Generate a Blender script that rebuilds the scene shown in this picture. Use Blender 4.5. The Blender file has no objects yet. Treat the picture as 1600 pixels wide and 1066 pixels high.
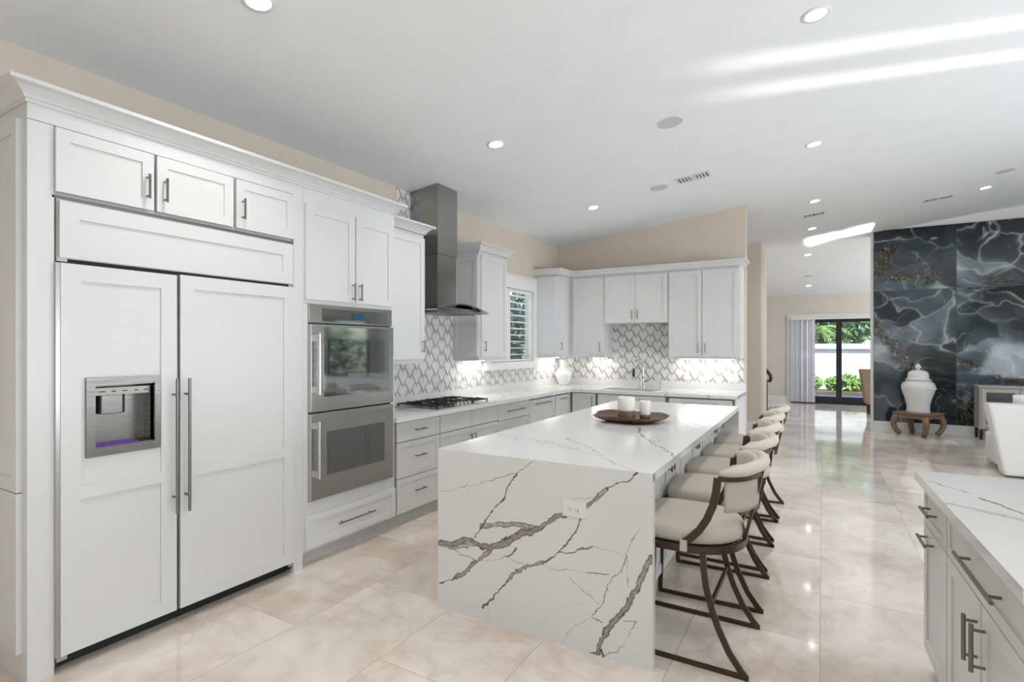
import bpy, bmesh, math, random
import numpy as np
from mathutils import Vector, Matrix
random.seed(7)
PI = math.pi
sc = bpy.context.scene
COL = sc.collection

# ------------------------------------------------------------------ camera
cam_data = bpy.data.cameras.new('camera')
cam_data.sensor_width = 36.0
cam_data.lens = 830.0 / 1600.0 * 36.0
cam_data.shift_y = 9.0 / 1600.0
cam_data.clip_start = 0.05
cam_data.clip_end = 200
cam = bpy.data.objects.new('camera', cam_data)
COL.objects.link(cam)
cam.location = (0, 0, 1.5)
cam.rotation_euler = (math.radians(90), 0, math.radians(30.3))
sc.camera = cam

# ------------------------------------------------------------------ world, sun, exposure
sc.view_settings.view_transform = 'Standard'
sc.view_settings.look = 'None'
sc.view_settings.gamma = 1.0
sc.view_settings.use_curve_mapping = False
sc.view_settings.exposure = 0.42
w = bpy.data.worlds.new('world')
sc.world = w
w.use_nodes = True
wn = w.node_tree
wn.nodes.clear()
wo = wn.nodes.new('ShaderNodeOutputWorld')
wb = wn.nodes.new('ShaderNodeBackground')
ws = wn.nodes.new('ShaderNodeTexSky')
ws.sky_type = 'NISHITA'
ws.sun_disc = False
ws.sun_elevation = math.radians(50)
ws.sun_rotation = math.radians(140)
wb.inputs['Strength'].default_value = 0.30
wn.links.new(ws.outputs[0], wb.inputs[0])
wn.links.new(wb.outputs[0], wo.inputs[0])

def lamp(name, kind, loc, energy, color=(1, 1, 1), aim=None, **kw):
    d = bpy.data.lights.new(name, kind)
    d.energy = energy
    d.color = color
    for k, v in kw.items():
        setattr(d, k, v)
    o = bpy.data.objects.new(name, d)
    COL.objects.link(o)
    o.location = loc
    if aim is not None:
        dv = Vector(aim) - Vector(loc)
        o.rotation_euler = dv.to_track_quat('-Z', 'Y').to_euler()
    return o

lamp('sun', 'SUN', (8, -6, 20), 8.5, (1.0, 0.96, 0.9), (2.0, 2.2, 0) , angle=0.01)
# area lamps added at the walls as daylight fill, no windows there
lamp('daylight_fill', 'AREA', (0.6, -3.35, 1.45), 36, (0.86, 0.935, 1.0), (-1.2, -.4, 4.2), shape='RECTANGLE', size=6.5, size_y=2.3)
lamp('daylight_fill', 'AREA', (5.3, 2.4, 1.35), 315, (0.86, 0.935, 1.0), (0.5, 2.4, 3.3), shape='RECTANGLE', size=9.5, size_y=2.2)
lamp('daylight_fill', 'AREA', (5.2, 14.0, 1.6), 110, (0.95, 0.98, 1.0), (-1, 14.0, 2.9), shape='RECTANGLE', size=3.4, size_y=2.0)
# narrow lamps added to imitate reflected sun streaks on the ceiling
lamp('sun_streak_lamp', 'AREA', (5.3, 6.62, 2.25), .55, (1, .99, .96), (-.7, 3.78, 4.05), shape='RECTANGLE', size=.035, size_y=1.2, spread=math.radians(3))
lamp('sun_streak_lamp', 'AREA', (5.3, 7.13, 2.25), .55, (1, .99, .96), (-.7, 4.25, 4.05), shape='RECTANGLE', size=.035, size_y=1.2, spread=math.radians(3))
lamp('sun_streak_lamp', 'AREA', (.55, 18.7, .10), 9, (1, .99, .96), (.45, 11.3, 3.46), shape='RECTANGLE', size=3.0, size_y=.06, spread=math.radians(3))

# ------------------------------------------------------------------ materials
def new_mat(name):
    m = bpy.data.materials.new(name)
    m.use_nodes = True
    nt = m.node_tree
    nt.nodes.clear()
    out = nt.nodes.new('ShaderNodeOutputMaterial')
    return m, nt, out

def bsdf(nt, out, color=(.8, .8, .8), rough=.5, metal=0.0, **kw):
    b = nt.nodes.new('ShaderNodeBsdfPrincipled')
    b.inputs['Base Color'].default_value = (*color, 1)
    b.inputs['Roughness'].default_value = rough
    b.inputs['Metallic'].default_value = metal
    for k, v in kw.items():
        b.inputs[k].default_value = v
    nt.links.new(b.outputs[0], out.inputs[0])
    return b

def N(nt, t, **kw):
    n = nt.nodes.new(t)
    for k, v in kw.items():
        setattr(n, k, v)
    return n

def ramp(nt, fac, stops):
    r = nt.nodes.new('ShaderNodeValToRGB')
    e = r.color_ramp.elements
    while len(e) > 1:
        e.remove(e[-1])
    e[0].position = stops[0][0]
    c = stops[0][1]
    e[0].color = (*c, 1) if len(c) == 3 else c
    for p, c in stops[1:]:
        k = e.new(p)
        k.color = (*c, 1) if len(c) == 3 else c
    nt.links.new(fac, r.inputs[0])
    return r

def mth(nt, op, a, b=None, c=None):
    n = nt.nodes.new('ShaderNodeMath')
    n.operation = op
    for i, v in enumerate((a, b, c)):
        if v is None:
            continue
        if isinstance(v, (int, float)):
            n.inputs[i].default_value = v
        else:
            nt.links.new(v, n.inputs[i])
    return n.outputs[0]

def mixc(nt, fac, a, b, blend='MIX'):
    n = nt.nodes.new('ShaderNodeMix')
    n.data_type = 'RGBA'
    n.blend_type = blend
    for idx, v in ((0, fac), (6, a), (7, b)):
        if isinstance(v, (int, float)):
            n.inputs[idx].default_value = v
        elif isinstance(v, tuple):
            n.inputs[idx].default_value = (*v, 1)
        else:
            nt.links.new(v, n.inputs[idx])
    return n.outputs[2]

def plain(name, color, rough=.5, metal=0., var=.03, scale=3., bump=0., bscale=60., **kw):
    m, nt, out = new_mat(name)
    b = bsdf(nt, out, color, rough, metal, **kw)
    geo = N(nt, 'ShaderNodeNewGeometry')
    nz = N(nt, 'ShaderNodeTexNoise')
    nz.inputs['Scale'].default_value = scale
    nz.inputs['Detail'].default_value = 4
    nt.links.new(geo.outputs['Position'], nz.inputs['Vector'])
    lo = tuple(max(0, c * (1 - var)) for c in color)
    hi = tuple(min(1, c * (1 + var)) for c in color)
    r = ramp(nt, nz.outputs[0], [(.3, lo), (.7, hi)])
    nt.links.new(r.outputs[0], b.inputs['Base Color'])
    if bump:
        n2 = N(nt, 'ShaderNodeTexNoise')
        n2.inputs['Scale'].default_value = bscale
        n2.inputs['Detail'].default_value = 3
        nt.links.new(geo.outputs['Position'], n2.inputs['Vector'])
        bp = N(nt, 'ShaderNodeBump')
        bp.inputs['Strength'].default_value = bump
        bp.inputs['Distance'].default_value = .003
        nt.links.new(n2.outputs[0], bp.inputs['Height'])
        nt.links.new(bp.outputs[0], b.inputs['Normal'])
    return m

M = {}
M['cab'] = plain('white_lacquer', (.70, .70, .695), .32, var=.01)
M['toe'] = plain('toe_kick_paint', (.62, .61, .60), .5, var=.02)
M['wall'] = plain('beige_wall_paint', (.70, .615, .515), .7, var=.02, bump=.15, bscale=120)
M['walllight'] = plain('pale_wall_paint', (.72, .68, .62), .7, var=.02, bump=.1, bscale=120)
M['ceil'] = plain('ceiling_paint', (.865, .88, .90), .7, var=.015, bump=.25, bscale=70)
M['trim'] = plain('white_trim_paint', (.82, .82, .81), .4, var=.01)
M['pull'] = plain('brushed_nickel', (.22, .205, .19), .32, 1.0, var=.05)
M['chrome'] = plain('chrome', (.55, .55, .56), .12, 1.0, var=.02)
M['black'] = plain('black_iron', (.012, .012, .013), .45, var=.1)
M['gap_shade'] = plain('gap_shade_grey', (.22, .215, .21), .6)  # grey for the shade painted between cabinet fronts
M['gap'] = plain('black_and_gap_shade', (.02, .02, .02), .6, var=.1)  # black parts, and shade painted into the refrigerator door gaps
M['bronze'] = plain('bronze_frame', (.070, .046, .030), .42, .5, var=.12, scale=8)
M['fabric'] = plain('cream_fabric', (.60, .545, .47), .9, var=.04, bump=.5, bscale=900)
M['strap'] = plain('clear_strap', (.55, .52, .49), .4, var=.02)
M['ceramic'] = plain('white_ceramic', (.80, .80, .79), .18, var=.01)
M['plastic'] = plain('white_plastic', (.78, .77, .74), .35, var=.01)
M['slot'] = plain('socket_slot', (.05, .045, .04), .5, var=.1)
M['sofa'] = plain('white_upholstery', (.74, .73, .72), .85, var=.02, bump=.3, bscale=300)
M['tan'] = plain('tan_upholstery', (.36, .27, .20), .7, var=.05)
M['console'] = plain('greige_console', (.52, .49, .45), .5, var=.03)
M['blind'] = plain('blind_vane', (.72, .72, .78), .5, var=.02, **{'Transmission Weight': .25})
M['doorframe'] = plain('black_door_frame', (.012, .012, .014), .4, var=.1)
M['stucco'] = plain('white_stucco', (.72, .71, .69), .9, var=.05, bump=.4, bscale=40)
M['paver'] = plain('patio_paver', (.45, .43, .42), .8, var=.15, scale=6)
M['pool'] = plain('pool_water', (.05, .14, .35), .08, var=.3, scale=5)
M['soil'] = plain('garden_soil', (.10, .07, .05), .9, var=.3)
M['candle'] = plain('white_wax', (.80, .77, .72), .45, var=.02, **{'Subsurface Weight': .2})
M['silk'] = plain('silver_trim', (.45, .44, .43), .3, 1.0)
M['whitemetal'] = plain('white_grille', (.75, .75, .74), .45, var=.01)
M['grille'] = plain('speaker_grille', (.60, .60, .60), .6, var=.02)
M['slotgrey'] = plain('vent_shadow', (.12, .12, .12), .7)
M['screen'] = plain('display_blue', (.02, .09, .16), .1)

def steel(name, color, rough, horizontal=True):
    m, nt, out = new_mat(name)
    b = bsdf(nt, out, color, rough, 1.0)
    geo = N(nt, 'ShaderNodeNewGeometry')
    mp = N(nt, 'ShaderNodeMapping')
    mp.inputs['Scale'].default_value = (3, 3, 400) if horizontal else (300, 300, 3)
    nz = N(nt, 'ShaderNodeTexNoise')
    nz.inputs['Scale'].default_value = 1.0
    nz.inputs['Detail'].default_value = 3
    nt.links.new(geo.outputs['Position'], mp.inputs[0])
    nt.links.new(mp.outputs[0], nz.inputs['Vector'])
    r = ramp(nt, nz.outputs[0], [(.3, (rough * .75,) * 3), (.7, (rough * 1.3,) * 3)])
    nt.links.new(r.outputs[0], b.inputs['Roughness'])
    bp = N(nt, 'ShaderNodeBump')
    bp.inputs['Strength'].default_value = .12
    bp.inputs['Distance'].default_value = .001
    nt.links.new(nz.outputs[0], bp.inputs['Height'])
    nt.links.new(bp.outputs[0], b.inputs['Normal'])
    return m
M['steel'] = steel('stainless_steel', (.55, .54, .53), .22)
M['hoodsteel'] = steel('hood_stainless', (.36, .355, .345), .20, False)
M['darksteel'] = steel('dark_stainless', (.20, .19, .18), .3)

m, nt, out = new_mat('oven_glass')
b = bsdf(nt, out, (.035, .04, .042), .04, 0.0)
b.inputs['Specular IOR Level'].default_value = 1.0
b.inputs['IOR'].default_value = 2.0
M['ovenglass'] = m
m, nt, out = new_mat('mirror_grey_glass')
b = bsdf(nt, out, (.30, .32, .32), .06, .85)
M['greyglass'] = m
def glass(name, col, rough=0.0):
    m, nt, out = new_mat(name)
    tr = N(nt, 'ShaderNodeBsdfTransparent')
    tr.inputs[0].default_value = (*col, 1)
    gl = N(nt, 'ShaderNodeBsdfGlossy')
    gl.inputs['Roughness'].default_value = rough
    fr = N(nt, 'ShaderNodeLayerWeight')
    fr.inputs[0].default_value = .5
    fp = mth(nt, 'POWER', fr.outputs['Facing'], 4.0)
    fp = mth(nt, 'MULTIPLY_ADD', fp, .7, .04)
    mx = N(nt, 'ShaderNodeMixShader')
    nt.links.new(fp, mx.inputs[0])
    nt.links.new(tr.outputs[0], mx.inputs[1])
    nt.links.new(gl.outputs[0], mx.inputs[2])
    nt.links.new(mx.outputs[0], out.inputs[0])
    return m
M['glass'] = glass('window_glass', (.93, .96, .97))
M['brownglass'] = glass('brown_candle_glass', (.38, .22, .14), .02)

def emit(name, col, s):
    m, nt, out = new_mat(name)
    e = N(nt, 'ShaderNodeEmission')
    e.inputs[0].default_value = (*col, 1)
    e.inputs[1].default_value = s
    nt.links.new(e.outputs[0], out.inputs[0])
    return m
M['led'] = emit('led_lens', (1, .98, .94), 9.0)
M['strip'] = emit('under_cabinet_led', (1, .97, .92), 7.0)
M['purple'] = emit('purple_dispenser_led', (.22, .12, .6), .35)

# white quartz with vein attribute written on the mesh
def stone_attr(name, base, dark, mid, rough):
    m, nt, out = new_mat(name)
    b = bsdf(nt, out, base, rough)
    at = N(nt, 'ShaderNodeAttribute')
    at.attribute_name = 'vein'
    geo = N(nt, 'ShaderNodeNewGeometry')
    nz = N(nt, 'ShaderNodeTexNoise')
    nz.inputs['Scale'].default_value = 1.6
    nz.inputs['Detail'].default_value = 5
    nt.links.new(geo.outputs['Position'], nz.inputs['Vector'])
    r0 = ramp(nt, nz.outputs[0], [(.3, tuple(c * .96 for c in base)), (.65, base)])
    r = ramp(nt, at.outputs['Fac'], [(0, base), (.5, mid), (1, dark)])
    f = mth(nt, 'MULTIPLY', at.outputs['Fac'], 2.2)
    f = mth(nt, 'MINIMUM', f, 1.0)
    c = mixc(nt, f, r0.outputs[0], r.outputs[0])
    nt.links.new(c, b.inputs['Base Color'])
    return m
M['quartzv'] = stone_attr('veined_white_quartz', (.74, .73, .72), (.075, .058, .048), (.30, .27, .245), .12)

# white quartz with fully procedural veins (perimeter counters)
def stone_nodes(name, base, vein, rough, scale=1.3):
    m, nt, out = new_mat(name)
    b = bsdf(nt, out, base, rough)
    geo = N(nt, 'ShaderNodeNewGeometry')
    nz = N(nt, 'ShaderNodeTexNoise')
    nz.inputs['Scale'].default_value = scale
    nz.inputs['Detail'].default_value = 6
    nz.inputs['Distortion'].default_value = .6
    nt.links.new(geo.outputs['Position'], nz.inputs['Vector'])
    d = mth(nt, 'SUBTRACT', nz.outputs[0], .5)
    d = mth(nt, 'ABSOLUTE', d)
    n2 = N(nt, 'ShaderNodeTexNoise')
    n2.inputs['Scale'].default_value = 2.4
    nt.links.new(geo.outputs['Position'], n2.inputs['Vector'])
    g = ramp(nt, n2.outputs[0], [(.5, (0, 0, 0)), (.62, (1, 1, 1))])
    v = ramp(nt, d, [(0, (1, 1, 1)), (.006, (.8, .8, .8)), (.016, (0, 0, 0))])
    f = mth(nt, 'MULTIPLY', v.outputs[0], g.outputs[0])
    f = mth(nt, 'MULTIPLY', f, .75)
    c = mixc(nt, f, base, vein)
    nt.links.new(c, b.inputs['Base Color'])
    return m
M['quartz'] = stone_nodes('white_quartz', (.78, .775, .765), (.30, .27, .25), .12)

# polished floor tiles 0.61 x 1.22 running bond
def floor_mat():
    m, nt, out = new_mat('polished_marble_tile')
    b = bsdf(nt, out, (.6, .55, .48), .07)
    b.inputs['Specular IOR Level'].default_value = .75
    geo = N(nt, 'ShaderNodeNewGeometry')
    mp = N(nt, 'ShaderNodeMapping')
    mp.inputs['Rotation'].default_value = (0, 0, math.radians(90))
    mp.inputs['Location'].default_value = (-1.88 + 2.44 + 0.0, 0.0, 0)
    nt.links.new(geo.outputs['Position'], mp.inputs[0])
    def brick(mortar):
        br = N(nt, 'ShaderNodeTexBrick')
        br.offset = .5
        br.inputs['Scale'].default_value = 1.0
        br.inputs['Brick Width'].default_value = 1.22
        br.inputs['Row Height'].default_value = .61
        br.inputs['Mortar Size'].default_value = mortar
        br.inputs['Mortar Smooth'].default_value = 0.1
        br.inputs['Color1'].default_value = (0, 0, 0, 1)
        br.inputs['Color2'].default_value = (1, 1, 1, 1)
        br.inputs['Mortar'].default_value = (.5, .5, .5, 1)
        return br
    # rotate coordinates by hand so that rows run along y
    sx = N(nt, 'ShaderNodeSeparateXYZ')
    nt.links.new(geo.outputs['Position'], sx.inputs[0])
    cx = N(nt, 'ShaderNodeCombineXYZ')
    yy = mth(nt, 'ADD', sx.outputs[1], -1.27 + 12.2)
    xx = mth(nt, 'ADD', sx.outputs[0], 3.06 + 12.2)
    nt.links.new(yy, cx.inputs[0])
    nt.links.new(xx, cx.inputs[1])
    br = brick(.0016)
    nt.links.new(cx.outputs[0], br.inputs['Vector'])
    # per tile random offset for the clouding
    wn_ = N(nt, 'ShaderNodeTexWhiteNoise', noise_dimensions='1D')
    nt.links.new(br.outputs['Color'], wn_.inputs['W'])
    ofs = N(nt, 'ShaderNodeVectorMath', operation='MULTIPLY_ADD')
    nt.links.new(br.outputs['Color'], ofs.inputs[0])
    ofs.inputs[1].default_value = (7, 5, 3)
    nt.links.new(geo.outputs['Position'], ofs.inputs[2])
    nz = N(nt, 'ShaderNodeTexNoise')
    nz.inputs['Scale'].default_value = 1.7
    nz.inputs['Detail'].default_value = 12
    nz.inputs['Roughness'].default_value = .68
    nz.inputs['Distortion'].default_value = .15
    nt.links.new(ofs.outputs[0], nz.inputs['Vector'])
    c = ramp(nt, nz.outputs[0], [(.28, (.56, .455, .355)), (.42, (.68, .58, .48)), (.52, (.78, .70, .61)), (.68, (.87, .815, .74))])
    n3 = N(nt, 'ShaderNodeTexNoise')
    n3.inputs['Scale'].default_value = 1.1
    n3.inputs['Detail'].default_value = 6
    n3.inputs['Distortion'].default_value = 1.6
    nt.links.new(ofs.outputs[0], n3.inputs['Vector'])
    d = mth(nt, 'ABSOLUTE', mth(nt, 'SUBTRACT', n3.outputs[0], .5))
    v = ramp(nt, d, [(0, (1, 1, 1)), (.01, (.5, .5, .5)), (.035, (0, 0, 0))])
    f = mth(nt, 'MULTIPLY', v.outputs[0], .2)
    c1 = mixc(nt, f, c.outputs[0], (.42, .34, .26))
    tone = ramp(nt, br.outputs['Color'], [(0, (.88, .87, .86)), (1, (1.06, 1.06, 1.06))])
    c2 = mixc(nt, 1.0, c1, tone.outputs[0], 'MULTIPLY')
    # colour gets greyer and paler towards the living room side of the house
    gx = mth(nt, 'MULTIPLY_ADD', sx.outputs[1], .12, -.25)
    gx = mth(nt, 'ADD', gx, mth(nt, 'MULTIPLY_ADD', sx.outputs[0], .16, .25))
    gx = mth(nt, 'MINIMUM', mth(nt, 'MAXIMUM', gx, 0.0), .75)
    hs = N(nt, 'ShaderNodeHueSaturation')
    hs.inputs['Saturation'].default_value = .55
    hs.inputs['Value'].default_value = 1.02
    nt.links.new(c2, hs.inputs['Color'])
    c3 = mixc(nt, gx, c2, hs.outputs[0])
    c4 = mixc(nt, br.outputs['Fac'], c3, (.40, .34, .27))
    nt.links.new(c4, b.inputs['Base Color'])
    return m
M['floor'] = floor_mat()

# heart lattice backsplash: coordinates a = along wall, z
def heart_mat(name, axis, off, angle_scale=1.0):
    m, nt, out = new_mat(name)
    b = bsdf(nt, out, (.8, .8, .8), .18)
    geo = N(nt, 'ShaderNodeNewGeometry')
    sx = N(nt, 'ShaderNodeSeparateXYZ')
    nt.links.new(geo.outputs['Position'], sx.inputs[0])
    X = mth(nt, 'ADD', sx.outputs[axis], off)
    Z = sx.outputs[2]
    P, Q, TH, S = .104, .155, .036, 1.5
    masks = []
    for k in (0, 1):
        xx = mth(nt, 'ADD', X, 60 * P + P * k)
        mo = mth(nt, 'MODULO', xx, 2 * P)
        cen = mth(nt, 'SUBTRACT', mo, P)
        dx = mth(nt, 'ABSOLUTE', cen)
        t = mth(nt, 'SUBTRACT', mth(nt, 'ADD', Z, 10 * Q + (Q / 2 if k else 0)), mth(nt, 'MULTIPLY', dx, S))
        t = mth(nt, 'MODULO', t, Q)
        on = mth(nt, 'LESS_THAN', t, TH)
        inside = mth(nt, 'LESS_THAN', dx, .75 * P)
        mk = mth(nt, 'MULTIPLY', on, inside)
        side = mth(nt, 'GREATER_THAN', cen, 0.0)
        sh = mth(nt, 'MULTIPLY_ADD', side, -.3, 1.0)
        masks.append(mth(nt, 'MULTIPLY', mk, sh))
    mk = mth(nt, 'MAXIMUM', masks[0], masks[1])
    nz = N(nt, 'ShaderNodeTexNoise')
    nz.inputs['Scale'].default_value = 7
    nz.inputs['Detail'].default_value = 4
    nt.links.new(geo.outputs['Position'], nz.inputs['Vector'])
    w_ = ramp(nt, nz.outputs[0], [(.35, (.70, .69, .68)), (.6, (.82, .81, .80))])
    g_ = ramp(nt, nz.outputs[0], [(.35, (.30, .29, .275)), (.65, (.44, .425, .41))])
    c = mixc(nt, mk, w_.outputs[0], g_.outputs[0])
    nt.links.new(c, b.inputs['Base Color'])
    return m
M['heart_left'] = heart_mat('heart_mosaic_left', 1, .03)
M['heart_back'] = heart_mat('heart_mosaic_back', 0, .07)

def wood_mat(name, c0, c1, scale=6, rough=.5):
    m, nt, out = new_mat(name)
    b = bsdf(nt, out, c0, rough)
    geo = N(nt, 'ShaderNodeNewGeometry')
    mp = N(nt, 'ShaderNodeMapping')
    mp.inputs['Scale'].default_value = (scale, scale * 4, scale)
    nt.links.new(geo.outputs['Position'], mp.inputs[0])
    nz = N(nt, 'ShaderNodeTexNoise')
    nz.inputs['Scale'].default_value = 1.5
    nz.inputs['Detail'].default_value = 8
    nz.inputs['Distortion'].default_value = 1.5
    nt.links.new(mp.outputs[0], nz.inputs['Vector'])
    r = ramp(nt, nz.outputs[0], [(.3, c0), (.7, c1)])
    nt.links.new(r.outputs[0], b.inputs['Base Color'])
    return m
M['traywood'] = wood_mat('dark_tray_wood', (.045, .022, .012), (.17, .09, .05), 5, .28)
M['stoolwood'] = wood_mat('weathered_wood', (.17, .105, .065), (.30, .20, .135), 5, .5)
M['railwood'] = wood_mat('dark_rail_wood', (.02, .011, .007), (.06, .03, .018), 6, .3)

def leaf_mat(name, c0, c1):
    m, nt, out = new_mat(name)
    b = bsdf(nt, out, c0, .6)
    geo = N(nt, 'ShaderNodeNewGeometry')
    nz = N(nt, 'ShaderNodeTexNoise')
    nz.inputs['Scale'].default_value = 3.
    nz.inputs['Detail'].default_value = 3
    nt.links.new(geo.outputs['Position'], nz.inputs['Vector'])
    r = ramp(nt, nz.outputs[0], [(.35, c0), (.65, c1)])
    nt.links.new(r.outputs[0], b.inputs['Base Color'])
    return m
M['leaf'] = leaf_mat('foliage', (.03, .09, .03), (.12, .24, .09))
M['darkleaf'] = leaf_mat('dark_foliage', (.008, .03, .022), (.03, .09, .06))
M['palm'] = leaf_mat('palm_leaf', (.10, .22, .04), (.30, .45, .12))

# dark onyx-look panel: 'vein','cloud','rust' come from attributes written on the panel meshes
m, nt, out = new_mat('dark_onyx')
b = bsdf(nt, out, (.05, .07, .08), .06)
b.inputs['Specular IOR Level'].default_value = .5
def attr(nt, nm):
    a = N(nt, 'ShaderNodeAttribute')
    a.attribute_name = nm
    return a.outputs['Fac']
cl = ramp(nt, attr(nt, 'cloud'), [(0, (.008, .012, .016)), (.3, (.025, .038, .048)), (.6, (.085, .12, .145)), (.85, (.22, .28, .31)), (1, (.42, .47, .49))])
vn = mixc(nt, attr(nt, 'vein'), cl.outputs[0], (.62, .66, .66))
geo = N(nt, 'ShaderNodeNewGeometry')
vor = N(nt, 'ShaderNodeTexNoise')
vor.inputs['Scale'].default_value = 14
vor.inputs['Detail'].default_value = 8
vor.inputs['Roughness'].default_value = .75
vor.inputs['Distortion'].default_value = 2.0
nt.links.new(geo.outputs['Position'], vor.inputs['Vector'])
rs = ramp(nt, vor.outputs[0], [(.42, (.006, .005, .004)), (.52, (.05, .038, .022)), (.58, (.16, .135, .10)), (.66, (.62, .60, .56))])
c = mixc(nt, attr(nt, 'rust'), vn, rs.outputs[0])
nt.links.new(c, b.inputs['Base Color'])
M['onyx'] = m

# ------------------------------------------------------------------ mesh helpers
class MB:
    def __init__(s):
        s.v = []; s.f = []; s.m = []; s.cur = 0; s.sm = []; s.smooth = False
    def add(s, vs, fs):
        b = len(s.v)
        s.v += [tuple(x) for x in vs]
        s.f += [tuple(i + b for i in f) for f in fs]
        s.m += [s.cur] * len(fs)
        s.sm += [s.smooth] * len(fs)
        return s
    def hexa(s, p):
        return s.add(p, [(0, 3, 2, 1), (4, 5, 6, 7), (0, 1, 5, 4), (1, 2, 6, 5), (2, 3, 7, 6), (3, 0, 4, 7)])
    def box(s, x0, x1, y0, y1, z0, z1):
        return s.hexa([(x0, y0, z0), (x1, y0, z0), (x1, y1, z0), (x0, y1, z0), (x0, y0, z1), (x1, y0, z1), (x1, y1, z1), (x0, y1, z1)])
    def mbox(s, mp, u0, u1, n0, n1, z0, z1):
        return s.hexa([mp(u, n, z) for z in (z0, z1) for u, n in ((u0, n0), (u1, n0), (u1, n1), (u0, n1))])
    def cyl(s, p0, p1, r, seg=12, r1=None, caps=True):
        p0 = Vector(p0); p1 = Vector(p1); r1 = r if r1 is None else r1
        d = (p1 - p0).normalized()
        a = d.orthogonal().normalized(); b = d.cross(a)
        vs = []
        for p, rr in ((p0, r), (p1, r1)):
            for i in range(seg):
                t = 2 * PI * i / seg
                vs.append(p + a * (rr * math.cos(t)) + b * (rr * math.sin(t)))
        old = s.smooth; s.smooth = True
        s.add(vs, [(i, (i + 1) % seg, seg + (i + 1) % seg, seg + i) for i in range(seg)])
        s.smooth = old
        if caps:
            s.add(vs[:seg], [tuple(range(seg))[::-1]])
            s.add(vs[seg:], [tuple(range(seg))])
        return s
    def lathe(s, c, prof, seg=32, caps=True):
        vs = []
        for r, z in prof:
            for i in range(seg):
                t = 2 * PI * i / seg
                vs.append((c[0] + r * math.cos(t), c[1] + r * math.sin(t), c[2] + z))
        fs = []
        n = len(prof)
        for k in range(n - 1):
            for i in range(seg):
                j = (i + 1) % seg
                fs.append((k * seg + i, k * seg + j, (k + 1) * seg + j, (k + 1) * seg + i))
        if caps:
            fs.append(tuple(range(seg))[::-1]); fs.append(tuple((n - 1) * seg + i for i in range(seg)))
        old = s.smooth; s.smooth = True
        s.add(vs, fs); s.smooth = old
        return s
    def bar(s, path, w, h, up=(0, 0, 1), closed=False, sides=None):
        # rectangular section swept along path; w across 'side', h along 'up-ish'
        P = [Vector(p) for p in path]; n = len(P)
        vs = []
        for i, p in enumerate(P):
            if closed:
                t = (P[(i + 1) % n] - P[i - 1]).normalized()
            else:
                t = ((P[min(i + 1, n - 1)] - P[max(i - 1, 0)])).normalized()
            side = t.cross(Vector(up)).normalized() if sides is None else Vector(sides[i] if isinstance(sides, list) else sides).normalized()
            u2 = side.cross(t).normalized()
            for a, b in ((-1, -1), (1, -1), (1, 1), (-1, 1)):
                vs.append(p + side * (a * w / 2) + u2 * (b * h / 2))
        fs = []
        for i in range(n if closed else n - 1):
            j = (i + 1) % n
            for k in range(4):
                l = (k + 1) % 4
                fs.append((i * 4 + k, i * 4 + l, j * 4 + l, j * 4 + k))
        if not closed:
            fs.append((3, 2, 1, 0)); q = (n - 1) * 4
            fs.append((q, q + 1, q + 2, q + 3))
        return s.add(vs, fs)
    def tube(s, path, r, seg=10):
        P = [Vector(p) for p in path]; n = len(P)
        vs = []; a = None
        for i, p in enumerate(P):
            t = (P[min(i + 1, n - 1)] - P[max(i - 1, 0)]).normalized()
            if a is None:
                a = t.orthogonal().normalized()
            else:
                a = (a - t * a.dot(t)).normalized()
            b = t.cross(a)
            rr = r[i] if isinstance(r, (list, tuple)) else r
            for k in range(seg):
                q = 2 * PI * k / seg
                vs.append(p + a * (rr * math.cos(q)) + b * (rr * math.sin(q)))
        fs = []
        for i in range(n - 1):
            for k in range(seg):
                l = (k + 1) % seg
                fs.append((i * seg + k, i * seg + l, (i + 1) * seg + l, (i + 1) * seg + k))
        fs.append(tuple(range(seg))[::-1]); fs.append(tuple((n - 1) * seg + k for k in range(seg)))
        old = s.smooth; s.smooth = True
        s.add(vs, fs); s.smooth = old
        return s
    def poly(s, pts2, z0, z1):
        n = len(pts2)
        vs = [(x, y, z0) for x, y in pts2] + [(x, y, z1) for x, y in pts2]
        fs = [tuple(range(n))[::-1], tuple(n + i for i in range(n))]
        fs += [(i, (i + 1) % n, n + (i + 1) % n, n + i) for i in range(n)]
        return s.add(vs, fs)

INV = {}
def link(name, mesh, parent=None):
    o = bpy.data.objects.new(name, mesh)
    COL.objects.link(o)
    if parent is not None:
        o.parent = parent
        INV[o.name] = INV.get(parent.name, Matrix.Identity(4))
    return o

def part(name, mb, mat, parent=None, label=None, bevel=0, recalc=True, world=True, subsurf=0):
    me = bpy.data.meshes.new(name)
    inv = INV.get(parent.name) if parent is not None else None
    vs = mb.v
    if inv is not None and world:
        vs = [tuple(inv @ Vector(v)) for v in vs]
    me.from_pydata(vs, [], mb.f)
    mats = mat if isinstance(mat, (list, tuple)) else [mat]
    for q in mats:
        me.materials.append(M[q] if isinstance(q, str) else q)
    me.polygons.foreach_set('material_index', mb.m)
    me.polygons.foreach_set('use_smooth', mb.sm)
    if recalc:
        bm = bmesh.new(); bm.from_mesh(me)
        bmesh.ops.recalc_face_normals(bm, faces=bm.faces)
        bm.to_mesh(me); bm.free()
    me.update()
    o = link(name, me, parent)
    if label:
        o['label'] = label
    if bevel:
        md = o.modifiers.new('bevel', 'BEVEL')
        md.width = bevel; md.segments = 2; md.limit_method = 'ANGLE'; md.angle_limit = math.radians(40)
    if subsurf:
        md = o.modifiers.new('sub', 'SUBSURF'); md.levels = subsurf; md.render_levels = subsurf
    return o

def tag(o, label=None, cat=None, group=None, kind=None):
    if label: o['label'] = label
    if cat: o['category'] = cat
    if group: o['group'] = group
    if kind: o['kind'] = kind
    return o

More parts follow.
